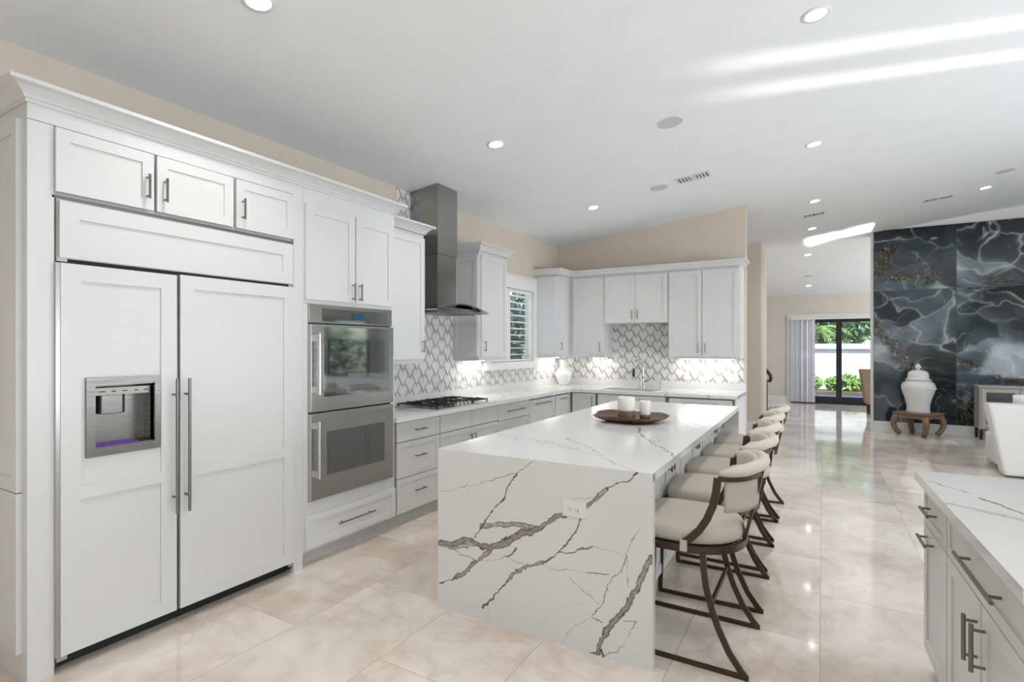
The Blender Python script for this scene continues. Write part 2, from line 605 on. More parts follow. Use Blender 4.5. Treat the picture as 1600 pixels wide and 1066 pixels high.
def thing(name, label, cat, loc=(0, 0, 0), rz=0, group=None, kind=None):
    o = bpy.data.objects.new(name, None)
    COL.objects.link(o)
    o.empty_display_size = .1
    o.location = loc; o.rotation_euler = (0, 0, rz)
    INV[o.name] = (Matrix.Translation(loc) @ Matrix.Rotation(rz, 4, 'Z')).inverted()
    return tag(o, label, cat, group, kind)

def struct(name, mb, mat, label=None, **kw):
    o = part(name, mb, mat, **kw)
    o['kind'] = 'structure'
    if label: o['label'] = label
    return o

def copy_tree(o, parent=None):
    c = o.copy(); COL.objects.link(c)
    if parent is not None:
        c.parent = parent
    for ch in [q for q in bpy.data.objects if q.parent == o]:
        copy_tree(ch, c)
    return c

def shaker(mp, u0, u1, z0, z1, n0, th=.02, rail=.058, dep=.008, mids=()):
    mb = MB()
    mb.mbox(mp, u0, u1, n0, n0 + th - dep, z0, z1)
    a, b = n0 + th - dep, n0 + th
    mb.mbox(mp, u0, u0 + rail, a, b, z0, z1)
    mb.mbox(mp, u1 - rail, u1, a, b, z0, z1)
    mb.mbox(mp, u0 + rail, u1 - rail, a, b, z0, z0 + rail)
    mb.mbox(mp, u0 + rail, u1 - rail, a, b, z1 - rail, z1)
    for (q0, q1) in mids:
        mb.mbox(mp, u0 + rail, u1 - rail, a, b, q0, q1)
    return mb

def slab(mp, u0, u1, z0, z1, n0, th=.02):
    mb = MB(); mb.mbox(mp, u0, u1, n0, n0 + th, z0, z1); return mb

def pull(mp, u, z, L, vert, n0, r=.006, so=.032):
    mb = MB()
    if vert:
        mb.cyl(mp(u, n0 + so, z - L / 2), mp(u, n0 + so, z + L / 2), r, 12)
        for k in (-.38, .38):
            mb.cyl(mp(u, n0, z + L * k), mp(u, n0 + so, z + L * k), r * .8, 8)
    else:
        mb.cyl(mp(u - L / 2, n0 + so, z), mp(u + L / 2, n0 + so, z), r, 12)
        for k in (-.38, .38):
            mb.cyl(mp(u + L * k, n0, z), mp(u + L * k, n0 + so, z), r * .8, 8)
    return mb

CROWN = [(0, 0), (.008, 0), (.008, .014), (.016, .018), (.022, .03), (.036, .044), (.054, .056), (.066, .060), (.076, .062), (.080, .064), (.080, .082), (0, .082)]
def crown(path, z, prof=CROWN, scale=1.0, outward=1):
    # path = 2D polyline; profile offset goes to the right hand side * outward
    mb = MB(); n = len(path); vs = []
    for i in range(n):
        p = Vector(path[i])
        d0 = (Vector(path[i]) - Vector(path[i - 1])).normalized() if i > 0 else None
        d1 = (Vector(path[i + 1]) - Vector(path[i])).normalized() if i < n - 1 else None
        if d0 is None: d0 = d1
        if d1 is None: d1 = d0
        n0 = Vector((d0.y, -d0.x)); n1 = Vector((d1.y, -d1.x))
        mi = (n0 + n1); mi = mi / max(1e-6, mi.dot(n0))
        for o_, h in prof:
            q = p + mi * (o_ * outward * scale)
            vs.append((q.x, q.y, z + h * scale))
    k = len(prof); fs = []
    for i in range(n - 1):
        for j in range(k):
            l = (j + 1) % k
            fs.append((i * k + j, i * k + l, (i + 1) * k + l, (i + 1) * k + j))
    fs.append(tuple(range(k))); fs.append(tuple((n - 1) * k + j for j in range(k))[::-1])
    return mb.add(vs, fs)

# numpy value noise ------------------------------------------------
def vnoise(x, y, seed=0):
    xi = np.floor(x).astype(np.int64); yi = np.floor(y).astype(np.int64)
    xf = x - xi; yf = y - yi
    xf = xf * xf * (3 - 2 * xf); yf = yf * yf * (3 - 2 * yf)
    def h(a, b):
        n = (a * 374761393 + b * 668265263 + seed * 1442695041) & 0x7fffffff
        n = (n ^ (n >> 13)) * 1274126177 & 0x7fffffff
        n = n ^ (n >> 16)
        return (n & 0xffff) / 65535.0
    return (h(xi, yi) * (1 - xf) + h(xi + 1, yi) * xf) * (1 - yf) + (h(xi, yi + 1) * (1 - xf) + h(xi + 1, yi + 1) * xf) * yf
def fbm(x, y, oct=5, seed=0):
    s = 0; a = .5; t = 0
    for k in range(oct):
        s = s + a * vnoise(x * 2 ** k + 17 * k, y * 2 ** k + 31 * k, seed + k); t += a; a *= .5
    return s / t
def segdist(x, y, a, b):
    ax, ay = a; bx, by = b
    dx, dy = bx - ax, by - ay
    L = dx * dx + dy * dy + 1e-12
    t = np.clip(((x - ax) * dx + (y - ay) * dy) / L, 0, 1)
    return np.hypot(x - ax - t * dx, y - ay - t * dy), t
def vein_field(x, y, veins, wob=.012, seed=3):
    X = x + wob * (fbm(x * 11, y * 11, 3, seed) - .5) * 2 + wob * .8 * (fbm(x * 45, y * 45, 4, seed + 1) - .5) * 2
    Y = y + wob * (fbm(x * 11 + 50, y * 11 + 9, 3, seed + 5) - .5) * 2 + wob * .8 * (fbm(x * 45 + 7, y * 45 + 3, 4, seed + 6) - .5) * 2
    fine = fbm(x * 70, y * 70, 3, seed + 9)
    width_n = .25 + 1.5 * fbm(x * 13 + 3, y * 13, 4, seed + 11)
    out = np.zeros_like(x)
    for w_, inten, pts in veins:
        hw = w_ / 1000 / 2
        pts = [tuple(p) for p in pts]
        dmin = np.full_like(x, 9.)
        for a, b_ in zip(pts[:-1], pts[1:]):
            d, t = segdist(X, Y, a, b_)
            dmin = np.minimum(dmin, d)
        hwn = hw * width_n
        q = dmin / np.maximum(hwn, 1e-4)
        q = q + (fine - .5) * .5
        soft = np.clip((1.15 - q) / .3, 0, 1)
        body = .50 + .5 * np.clip((q - .50) / .35, 0, 1) * (w_ > 11) + .5 * (w_ <= 11)
        body = body * (.75 + .5 * fine)
        halo = .12 * np.clip(1.8 - q, 0, 1) * (w_ > 9)
        out = np.maximum(out, np.clip(soft * body, 0, 1) * inten + 0 * halo)
    return np.clip(out, 0, 1)

def grid_slab(name, origin, U, V, Nn, lu, lv, th, nu, nv, mat, fields, parent=None, label=None):
    """slab whose front face is a fine grid carrying colour attributes. origin = corner of the front face"""
    O = np.array(origin, float); U = np.array(U, float); V = np.array(V, float); Nn = np.array(Nn, float)
    a = np.linspace(0, lu, nu + 1); b_ = np.linspace(0, lv, nv + 1)
    A, B = np.meshgrid(a, b_, indexing='ij')
    pts = O + A[..., None] * U + B[..., None] * V
    pts = pts.reshape(-1, 3)
    nvt = len(pts)
    idx = np.arange(nvt).reshape(nu + 1, nv + 1)
    q = np.stack([idx[:-1, :-1], idx[1:, :-1], idx[1:, 1:], idx[:-1, 1:]], -1).reshape(-1, 4)
    # slab body
    c = [O, O + lu * U, O + lu * U + lv * V, O + lv * V]
    body = c + [p - th * Nn for p in c]
    allv = np.vstack([pts, np.array(body)])
    k = nvt
    ext = [(k, k + 4, k + 5, k + 1), (k + 1, k + 5, k + 6, k + 2), (k + 2, k + 6, k + 7, k + 3), (k + 3, k + 7, k + 4, k), (k + 7, k + 6, k + 5, k + 4)]
    if np.dot(np.cross(U, V), Nn) < 0:
        q = q[:, ::-1]; ext = [e[::-1] for e in ext]
    me = bpy.data.meshes.new(name)
    inv = INV.get(parent.name) if parent is not None else None
    if inv is not None:
        Mx = np.array(inv)
        allv = allv @ Mx[:3, :3].T + Mx[:3, 3]
    me.from_pydata(allv.tolist(), [], q.tolist() + ext)
    me.materials.append(M[mat])
    me.update()
    for fn, arr in fields(A.ravel(), B.ravel()).items():
        at = me.attributes.new(fn, 'FLOAT', 'POINT')
        full = np.zeros(len(allv), dtype=np.float32); full[:nvt] = arr
        at.data.foreach_set('value', full)
    o = link(name, me, parent)
    if label: o['label'] = label
    return o
FRONT_VEINS = [(30,1.0,[(-1.902,0.367),(-1.797,0.393),(-1.704,0.427),(-1.628,0.412),(-1.554,0.41),(-1.454,0.463),(-1.371,0.514),(-1.304,0.537),(-1.238,0.578),(-1.161,0.637),(-1.111,0.656)]),(26,0.75,[(-1.902,0.361),(-1.75,0.38),(-1.628,0.418)]),(22,0.85,[(-1.606,0.512),(-1.511,0.537),(-1.426,0.561),(-1.344,0.563),(-1.277,0.559)]),(26,0.9,[(-1.554,0.407),(-1.613,0.346),(-1.658,0.306),(-1.734,0.234),(-1.781,0.198)]),(9,0.9,[(-1.781,0.198),(-1.845,0.169),(-1.893,0.138)]),(7,0.9,[(-1.658,0.444),(-1.606,0.509),(-1.554,0.592),(-1.468,0.69),(-1.44,0.754),(-1.392,0.838)]),(4,0.6,[(-1.392,0.838),(-1.297,0.902)]),(4,0.7,[(-1.392,0.838),(-1.482,0.803),(-1.554,0.773)]),(3,0.5,[(-1.554,0.773),(-1.658,0.738),(-1.781,0.696),(-1.893,0.672)]),(3,0.5,[(-1.727,0.716),(-1.688,0.696)]),(20,0.9,[(-0.996,0.719),(-0.967,0.745),(-0.932,0.778),(-0.895,0.81)]),(7,0.9,[(-0.895,0.81),(-0.852,0.843),(-0.797,0.863),(-0.737,0.909)]),(9,0.8,[(-1.026,0.647),(-1.05,0.587),(-1.087,0.536),(-1.136,0.476),(-1.187,0.431),(-1.238,0.392)]),(16,0.9,[(-1.238,0.392),(-1.304,0.363),(-1.358,0.338),(-1.412,0.297),(-1.454,0.245)]),(8,0.9,[(-1.454,0.245),(-1.497,0.193),(-1.554,0.125),(-1.61,0.071)]),(7,0.7,[(-1.149,0.46),(-1.074,0.474),(-1.026,0.499),(-0.967,0.515)]),(3,0.5,[(-0.967,0.515),(-0.897,0.516),(-0.808,0.518)]),(4,0.5,[(-0.737,0.663),(-0.775,0.588),(-0.802,0.524),(-0.797,0.435),(-0.786,0.362)]),(5,0.65,[(-0.802,0.519),(-0.824,0.439),(-0.863,0.399),(-0.897,0.348),(-0.92,0.266),(-0.943,0.217),(-0.978,0.18)]),(3,0.45,[(-0.978,0.18),(-1.038,0.126),(-1.099,0.065),(-1.136,0.009)]),(5,0.8,[(-0.967,0.178),(-0.92,0.166)]),(6,0.8,[(-1.002,0.388),(-0.943,0.398),(-0.886,0.399)]),(3,0.45,[(-1.251,0.378),(-1.174,0.374),(-1.087,0.384),(-1.002,0.388)]),(3,0.6,[(-1.093,0.343),(-1.038,0.305),(-0.967,0.266),(-0.938,0.245)]),(2.5,0.35,[(-1.008,0.245),(-1.099,0.206),(-1.161,0.173),(-1.212,0.115),(-1.291,0.048)]),(4,0.6,[(-1.805,0.36),(-1.734,0.335),(-1.658,0.325),(-1.554,0.346),(-1.454,0.378),(-1.412,0.422)]),(10,0.8,[(-1.454,0.376),(-1.419,0.409),(-1.401,0.436)]),(4,0.6,[(-1.454,0.376),(-1.344,0.359)]),(26,1.0,[(-0.99,-0.022),(-0.943,0.014),(-0.932,0.077),(-0.875,0.169),(-0.808,0.261),(-0.775,0.323)]),(18,0.95,[(-0.775,0.323),(-0.743,0.383),(-0.711,0.453),(-0.684,0.532)]),(10,0.9,[(-0.926,0.035),(-0.914,0.006),(-0.914,-0.022)]),(4,0.7,[(-0.909,0.013),(-0.852,0.046),(-0.808,0.085)]),(4,0.55,[(-0.786,0.129),(-0.775,0.174),(-0.748,0.213),(-0.808,0.199)]),(2.5,0.4,[(-1.569,0.066),(-1.576,0.009),(-1.598,-0.034)]),(3,0.35,[(-1.105,0.748),(-1.026,0.753),(-0.978,0.76)])]
TOP_VEINS = [(12,0.55,[(-1.549,2.971),(-1.458,2.941),(-1.345,2.877),(-1.27,2.846),(-1.181,2.758),(-1.099,2.718),(-1.016,2.664),(-0.95,2.606),(-0.882,2.536),(-0.796,2.484),(-0.736,2.439)]),(22,0.4,[(-1.483,2.954),(-1.359,2.868),(-1.261,2.827)]),(6,0.6,[(-1.448,3.118),(-1.345,3.035),(-1.233,2.942),(-1.13,2.856),(-1.016,2.684)]),(4,0.4,[(-1.495,2.867),(-1.372,2.786),(-1.27,2.808)]),(14,0.9,[(-1.154,3.79),(-1.086,3.581),(-0.987,3.387),(-0.915,3.259)]),(8,0.75,[(-0.915,3.259),(-0.843,3.145),(-0.781,3.06),(-0.719,2.962),(-0.674,2.864)]),(4,0.6,[(-0.922,3.282),(-0.878,3.308),(-0.947,3.533)]),(7,0.5,[(-1.304,4.774),(-1.139,4.596),(-0.999,4.382),(-0.89,4.267),(-0.799,4.113),(-0.722,4.005)]),(16,0.4,[(-0.893,4.139),(-0.837,4.255),(-0.732,4.113),(-0.703,4.169)]),(6,0.45,[(-1.256,5.173),(-1.029,4.713),(-0.866,4.46),(-0.715,4.243)]),(6,0.4,[(-0.885,4.103),(-0.832,3.941),(-0.768,3.906),(-0.709,3.835)]),(3,0.35,[(-1.9,4.258),(-1.764,4.179),(-1.621,4.066)]),(3,0.35,[(-1.353,3.712),(-1.232,3.599),(-1.174,3.431)]),(3,0.3,[(-0.943,2.943),(-0.865,2.943),(-0.801,2.851)]),(10,0.35,[(-1.879,2.49),(-1.685,2.419),(-1.498,2.402),(-1.263,2.278)]),(7,0.6,[(-1.926,3.045),(-1.804,3.006),(-1.66,2.919),(-1.592,2.959),(-1.474,2.901),(-1.364,2.847),(-1.203,2.776)]),(3,0.4,[(-1.794,3.199),(-1.541,2.989)])]
# ================================================================== SETTING
XW, YB = -3.62, 7.65
def cz(x):
    return 3.07 + .113 * (x - XW)
mb = MB(); mb.box(-6, 8.1, -3.6, 16.35, -.12, 0); struct('floor', mb, 'floor', 'polished beige marble floor tiles')
# sloped main ceiling with its ridge over the far side of the kitchen
mb = MB()
xr = 3.2; zr = cz(xr); ze = zr - .113 * (8.1 - xr)
Y1 = 11.62
mb.add([(-3.72, -3.6, cz(-3.72)), (xr, -3.6, zr), (8.1, -3.6, ze), (-3.72, Y1, cz(-3.72)), (xr, Y1, zr), (8.1, Y1, ze),
        (-3.72, -3.6, 4.2), (xr, -3.6, 4.2), (8.1, -3.6, 4.2), (-3.72, Y1, 4.2), (xr, Y1, 4.2), (8.1, Y1, 4.2)],
       [(0, 3, 4, 1), (1, 4, 5, 2), (6, 7, 10, 9), (7, 8, 11, 10), (0, 1, 7, 6), (1, 2, 8, 7), (3, 9, 10, 4), (4, 10, 11, 5), (0, 6, 9, 3), (2, 5, 11, 8)])
struct('ceiling', mb, 'ceil', 'white sloped ceiling over the kitchen')
# ceiling over the far room runs down to the far wall
mb = MB(); vs = []; fs = []
xs = [-6 + .4 * i for i in range(30)] 
ys = [Y1 + (16.3 - Y1) * k / 10 for k in range(11)]
for k, y in enumerate(ys):
    t_ = k / 10
    for x in xs:
        vs.append((x, y, cz(max(min(x, 2.0), -3.72)) * (1 - t_) + 2.87 * t_))
n = len(xs)
for k in range(10):
    for i in range(n - 1):
        fs.append((k * n + i, k * n + i + 1, (k + 1) * n + i + 1, (k + 1) * n + i))
mb.smooth = True; mb.add(vs, fs); mb.smooth = False
mb.box(-6, 5.6, Y1, 16.3, 3.95, 4.2)
struct('ceiling', mb, 'ceil', 'white ceiling falling towards the patio door', recalc=False)

# left wall with the kitchen window opening y 5.62-6.76, z 1.29-2.30
wy0, wy1, wz0, wz1 = 5.62, 6.77, 1.30, 2.29
mb = MB()
mb.box(XW - .12, XW, -3.6, wy0, 0, 4.1); mb.box(XW - .12, XW, wy1, YB + .15, 0, 4.1)
mb.box(XW - .12, XW, wy0, wy1, 0, wz0); mb.box(XW - .12, XW, wy0, wy1, wz1, 4.1)
struct('wall_left', mb, 'wall', 'beige wall behind the refrigerator and range hood')
mb = MB(); mb.box(XW, -.88, YB, YB + .15, 0, 3.9); struct('wall_back', mb, 'wall', 'beige wall behind the sink')
mb = MB(); mb.box(-3.6, -.95, 10.45, 11.55, 0, 3.9); mb.box(-3.72, -3.6, YB + .15, 16.3, 0, 3.9)
struct('wall_hall', mb, 'wall', 'short beige hall wall beyond the kitchen')
mb = MB(); mb.box(-3.0, -.94, 10.43, 10.45, 0, .16); mb.box(-.95, -.93, 10.43, 11.56, 0, .16)
struct('baseboard_hall', mb, 'trim')
mb = MB(); mb.box(-.88, -.865, YB - .0, YB + .16, 0, .15); mb.box(-3.6, -.865, YB + .15, YB + .165, 0, .15)
struct('baseboard_back', mb, 'trim')
# far wall with sliding-door opening x -.75..3.2
dx0, dx1, dz1 = -.75, 2.6, 2.27
FY = 16.2
mb = MB(); mb.box(-3.6, dx0, FY, FY + .15, 0, 3.9); mb.box(dx1, 8.1, FY, FY + .15, 0, 3.9); mb.box(dx0, dx1, FY, FY + .15, dz1, 3.9)
struct('wall_far', mb, 'walllight', 'pale wall around the patio door')
mb = MB(); mb.box(-3.6, dx0 - .08, FY - .02, FY, 0, .16); mb.box(dx1 + .08, 8, FY - .02, FY, 0, .16)
struct('baseboard_far', mb, 'trim')
mb = MB()
mb.box(dx0 - .08, dx0, FY - .03, FY + .0, 0, dz1 + .09); mb.box(dx1, dx1 + .08, FY - .03, FY, 0, dz1 + .09); mb.box(dx0, dx1, FY - .03, FY, dz1, dz1 + .09)
struct('trim_1', mb, 'trim', 'white casing of the patio door')
# living-room wall that carries the dark stone
MX, MY = .765, 11.62
mb = MB(); mb.box(MX, 5.5, MY, MY + .2, 0, 3.95); struct('wall_living', mb, 'trim', 'white wall edge around the dark stone panels')
mb = MB(); mb.box(MX - .015, 8.0, MY - .018, MY, 0, .165); struct('baseboard_living', mb, 'trim')
mb = MB(); mb.box(5.4, 5.55, -3.6, 8.3, 0, 3.95); mb.box(5.4, 5.55, 11.3, 16.3, 0, 3.95); mb.box(5.4, 5.55, 8.3, 11.3, 2.3, 3.95)
struct('wall_right', mb, 'walllight')
mb = MB(); fx = 5.44
for y_ in (8.3, 9.76, 11.22): mb.box(fx, fx + .05, y_, y_ + .08, 0, 2.3)
mb.box(fx, fx + .05, 8.3, 11.3, 2.2, 2.3); mb.box(fx, fx + .05, 8.3, 11.3, 0, .12)
w2 = struct('window_2', mb, 'doorframe', 'tall black-framed garden window of the living room')
mb = MB(); mb.box(fx + .02, fx + .025, 8.38, 11.22, .12, 2.2); part('window_glass', mb, 'glass', w2)
mb = MB(); mb.box(5.55, 14, -4, 16.35, -.15, -.03); struct('ground', mb, 'paver', 'paving beside the house')

mb = MB(); mb.box(-3.72, 8.1, -3.7, -3.5, 0, 3.95); struct('wall_rear', mb, 'walllight')

# ------------------------------------------------------------------ dark stone wall panels
def onyx_fields(x0, z0, seed):
    def f(A, B):
        x = x0 + A; z = z0 + B
        wx = x + .45 * (fbm(x * 1.3, z * 1.3, 4, seed) - .5) * 2
        wz = z + .45 * (fbm(x * 1.3 + 9, z * 1.3 + 4, 4, seed + 2) - .5) * 2
        cloud = fbm(wx * 1.6, wz * 2.0, 5, seed + 3)
        band = fbm(wx * .8 + 3, wz * 3.0, 4, seed + 21)
        cloud = np.clip((cloud * .6 + band * .4 - .30) * 1.9, 0, 1)
        # cracked cells -> step in tone + bright edge
        rng = np.random.RandomState(seed)
        n = 26
        px = x0 - .4 + rng.rand(n) * 2.0; pz = z0 - .4 + rng.rand(n) * 3.1; tone = rng.rand(n)
        d = np.stack([np.hypot((wx - a) * 1.0, (wz - b) * 1.5) for a, b in zip(px, pz)])
        s = np.sort(d, 0); e = s[1] - s[0]; cell = tone[np.argmin(d, 0)]
        wmod = fbm(x * 3, z * 3, 3, seed + 5)
        edge = np.exp(-e / (.008 + .014 * wmod)) * (.35 + .9 * wmod)
        glow = np.exp(-e / .09) * .45
        # second finer net of wisps
        r = np.abs(fbm(wx * 2.6 + 5, wz * 2.6, 5, seed + 7) - .5)
        wisp = np.exp(-r / .006) * np.clip((fbm(x * 2, z * 2, 3, seed + 8) - .42) * 4, 0, 1) * .8
        big = np.clip((fbm(wx * 1.0 + 20, wz * 1.4 + 8, 4, seed + 30) - .5) * 3.2, -.3, 1)
        fade = np.clip((fbm(x * 1.7 + 11, z * 1.7, 3, seed + 31) - .33) * 4, .12, 1)
        vein = np.clip(edge * fade + wisp, 0, 1) * .75
        cloud = np.clip(cloud * .60 + (cell - .5) * .40 + glow * .45 * fade + big * .32 + .08, 0, 1)
        # dark crystal band running down to the right, and a patch in the top left corner
        jit = .10 * (fbm(x * 7, z * 7, 4, seed + 12) - .5) * 2
        d1, _ = segdist(x, z, (.72, 1.95), (1.35, 1.16)); d2, _ = segdist(x, z, (1.35, 1.16), (2.1, .45)); d3, _ = segdist(x, z, (1.95, 1.32), (2.7, .95))
        d4, _ = segdist(x, z, (.75, 2.62), (1.0, 3.2)); d5, _ = segdist(x, z, (.8, 2.6), (1.6, 2.72)); d6, _ = segdist(x, z, (1.95, 2.62), (3.2, 2.55)); d7, _ = segdist(x, z, (2.3, .75), (2.1, .3))
        rust = 0 * x
        for dd, w_ in ((d1, .12), (d2, .07), (d3, .07), (d4, .17), (d5, .14), (d6, .05), (d7, .12)):
            rust = np.maximum(rust, np.clip((w_ + jit - dd) / .05, 0, 1))
        rust = rust * np.clip((fbm(x * 5, z * 5, 3, seed + 15) - .30) * 8, 0, 1)
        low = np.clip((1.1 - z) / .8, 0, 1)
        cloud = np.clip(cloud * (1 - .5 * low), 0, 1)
        return dict(vein=vein, cloud=cloud, rust=rust)
    return f
px_edges = [.80, 1.966, 3.132, 4.298]
pi_ = 0
NAMES = [['lower left', 'lower middle', 'lower right'], ['upper left', 'upper middle', 'upper right']]
for r_, (z0, z1) in enumerate(((.168, 2.497), (2.503, 3.59))):
    for k in range(3):
        x0 = px_edges[k] + .002; x1 = px_edges[k + 1] - .002
        lu, lv = x1 - x0, z1 - z0
        res = .0105
        o = grid_slab('stone_panel', (x0, MY - .022, z0), (1, 0, 0), (0, 0, 1), (0, -1, 0), lu, lv, .02, int(lu / res), int(lv / res), 'onyx', onyx_fields(x0, z0, 40 + 13 * k + 5 * r_))
        tag(o, 'glossy dark blue-grey stone panel with pale veins, %s of the feature wall' % NAMES[r_][k], 'wall panel', 'dark stone wall panels')
        pi_ += 1

# ------------------------------------------------------------------ kitchen window with shutters
mb = MB()
mb.box(XW, XW + .03, wy0 - .10, wy1 + .09, wz1, wz1 + .18); mb.box(XW, XW + .03, wy0 - .10, wy0, wz0 - .02, wz1); mb.box(XW, XW + .03, wy1, wy1 + .09, wz0 - .02, wz1)
mb.box(XW, XW + .045, wy0 - .12, wy1 + .10, wz1 + .165, wz1 + .185)
win = struct('window_1', mb, 'trim', 'white kitchen window with shutters between two upper cabinets')
mb = MB(); mb.box(XW - .11, XW + .055, wy0 - .14, wy1 + .10, wz0 - .10, wz0 - .0); part('window_sill', mb, 'trim', win, bevel=.006)
mb = MB(); mb.box(XW - .10, XW - .095, wy0, wy1, wz0, wz1); part('window_glass', mb, 'glass', win)
for (a, b_) in ((wy0 + .005, 6.10), (6.105, wy1 - .005)):
    mb = MB(); st = .045
    mb.box(XW - .03, XW, a, a + st, wz0 + .005, wz1 - .005); mb.box(XW - .03, XW, b_ - st, b_, wz0 + .005, wz1 - .005)
    mb.box(XW - .03, XW, a + st, b_ - st, wz0 + .005, wz0 + .03); mb.box(XW - .03, XW, a + st, b_ - st, wz1 - .05, wz1 - .005)
    sh = part('shutter', mb, 'trim', win)
    mb = MB(); nl = 10
    for i in range(nl):
        z = wz0 + .05 + (wz1 - wz0 - .10) * (i + .5) / nl
        c_, s_ = math.cos(math.radians(4)), math.sin(math.radians(4)); hw = .034
        for th in (1,):
            mb.hexa([(XW - .015 - hw * c_, a + st, z - hw * s_ - .004), (XW - .015 + hw * c_, a + st, z + hw * s_ - .004), (XW - .015 + hw * c_, b_ - st, z + hw * s_ - .004), (XW - .015 - hw * c_, b_ - st, z - hw * s_ - .004),
                     (XW - .015 - hw * c_, a + st, z - hw * s_ + .004), (XW - .015 + hw * c_, a + st, z + hw * s_ + .004), (XW - .015 + hw * c_, b_ - st, z + hw * s_ + .004), (XW - .015 - hw * c_, b_ - st, z - hw * s_ + .004)])
    part('louvres', mb, 'trim', sh)
# seen through the kitchen window
mb = MB(); mb.box(-7.6, -7.4, 13.1, 20, 0, 4.5)
mb.box(-9, -5.6, 12.6, 20, 4.5, 4.7)  # unseen eave slab added to keep this wall out of the sun
tag(part('neighbour_wall', mb, 'stucco'), 'pale house wall seen through the kitchen window shutters', 'wall')
def leaf_blob(name, c, r, n, mat, seed, size=.16, sq=(1, 1, 1)):
    rng = random.Random(seed); mb = MB()
    for i in range(n):
        d = Vector((rng.gauss(0, 1), rng.gauss(0, 1), rng.gauss(0, 1))).normalized() * (rng.random() ** .4) * r
        p = Vector(c) + Vector((d.x * sq[0], d.y * sq[1], d.z * sq[2]))
        a = Vector((rng.gauss(0, 1), rng.gauss(0, 1), rng.gauss(0, 1))).normalized()
        b_ = a.orthogonal().normalized(); s_ = size * rng.uniform(.6, 1.3)
        mb.add([p - a * s_ * .5, p + b_ * s_ * .22, p + a * s_ * .5, p - b_ * s_ * .22], [(0, 1, 2, 3)])
    return mb
mb = leaf_blob('hedge', (-7.3, 11.7, 1.7), 1.4, 3600, 'leaf', 4, .2, (.6, .9, 1.3))
tag(part('hedge', mb, 'darkleaf', recalc=False), 'dark green hedge seen through the kitchen window shutters', 'hedge')

# ------------------------------------------------------------------ frames of reference
XF = -3.05                      # carcass front of tall and base units
def FL(face):
    return lambda u, n_, z: (face + n_, u, z)
def FB(face):
    return lambda u, n_, z: (u, face - n_, z)
L = FL(XF)
CARC = .0

# ================================================================== TALL RUN : refrigerator surround
G = 'tall white cabinets on the left wall'
t = thing('tall_cabinet', 'tall white surround with crown moulding enclosing the built-in refrigerator', 'cabinet', (XF, 1.66, 0))
mb = MB()
mb.box(XW, XF, .945, 1.03, 0, 2.587)                # left end pilaster
mb.box(XW, XF, 2.310, 2.372, 0, 2.587)               # right filler
mb.box(XW, XF, 1.03, 2.31, 2.20, 2.587)              # top box
mb.box(XF - .0, XF + .018, .945, 1.04, 0, 2.510); mb.box(XF, XF + .018, 2.312, 2.385, 0.0, 2.587)
mb.box(XF, XF + .018, .945, 2.312, 2.513, 2.587)
part('carcass', mb, 'cab', t)
# side panels (two doors facing the camera side)
for (z0, z1) in ((.13, .845), (.85, 2.515)):
    mp = lambda u, n_, z: (u, .945 - n_, z)
    part('side_panel', shaker(mp, XW + .01, XF - .035, z0, z1, 0, .022, .06), 'cab', t)
part('crown_moulding', crown([(XW, .945), (XF + .018, .945), (XF + .018, 3.275), (XW, 3.275)], 2.583), 'cab', t)
for i, (a, b_, hs) in enumerate(((1.041, 1.452, 1), (1.467, 1.885, -1), (1.904, 2.305, -1))):
    d = part('door', shaker(L, a, b_, 2.210, 2.503, .018, .02, .055), 'cab', t)
    hu = b_ - .035 if hs > 0 else a + .035
    part('handle', pull(L, hu, 2.325, .125, True, .038), 'pull', d)

# ================================================================== REFRIGERATOR
f = thing('refrigerator', 'built-in white panelled side-by-side refrigerator with ice dispenser', 'refrigerator', (XF, 1.66, 0))
mb = MB(); mb.box(XW + .02, XF - .085, 1.035, 2.305, .02, 2.195)
mb.mbox(L, 1.555, 1.590, -.085, .0, .078, 1.89); mb.mbox(L, 1.035, 2.305, -.085, .0, 1.880, 1.92); mb.mbox(L, 1.035, 1.06, -.085, -.005, .02, 2.19); mb.mbox(L, 2.29, 2.305, -.085, -.005, .02, 2.19); mb.mbox(L, 1.06, 2.29, -.085, -.005, 2.16, 2.19)  # black strips stand in for shade in the door gaps
part('body', mb, 'gap', f)
mb = MB()
mb.mbox(L, 1.033, 1.047, -.005, .012, .03, 2.185); mb.mbox(L, 2.297, 2.307, -.005, .012, .03, 2.185); mb.mbox(L, 1.033, 2.307, -.005, .018, 2.183, 2.195)
part('metal_frame', mb, 'pull', f)
g = part('grille_panel', shaker(L, 1.055, 2.296, 1.912, 2.172, .012, .024, .075), 'cab', f)
mb = MB(); mb.mbox(L, 1.047, 2.300, .012, .022, 1.908, 2.181); part('grille_edge', mb, 'silk', g)
i0, i1, j0, j1 = 1.190, 1.452, 1.012, 1.315
def freezer_door():
    mb = MB(); u0, u1, z0, z1, r = 1.057, 1.563, .078, 1.886, .078
    for (a, b_, c_, d_) in ((u0, i0, z0, z1), (i1, u1, z0, z1), (i0, i1, z0, j0), (i0, i1, j1, z1)):
        mb.mbox(L, a, b_, .0, .032, c_, d_)
    a, b_ = .032, .040
    mb.mbox(L, u0, u0 + r, a, b_, z0, z1); mb.mbox(L, u1 - r, u1, a, b_, z0, z1)
    for q0_, q1_ in ((z0, z0 + r), (.782, .845), (z1 - r, z1)):
        mb.mbox(L, u0 + r, u1 - r, a, b_, q0_, q1_)
    return mb
dl = part('freezer_door', freezer_door(), 'cab', f)
dr = part('refrigerator_door', shaker(L, 1.582, 2.300, .078, 1.892, .018, .022, .075, mids=((.782, .845),)), 'cab', f)
mb = MB(); mb.mbox(L, 1.040, 1.0565, .0, .036, .078, 1.886); part('door_edge', mb, 'silk', dl)
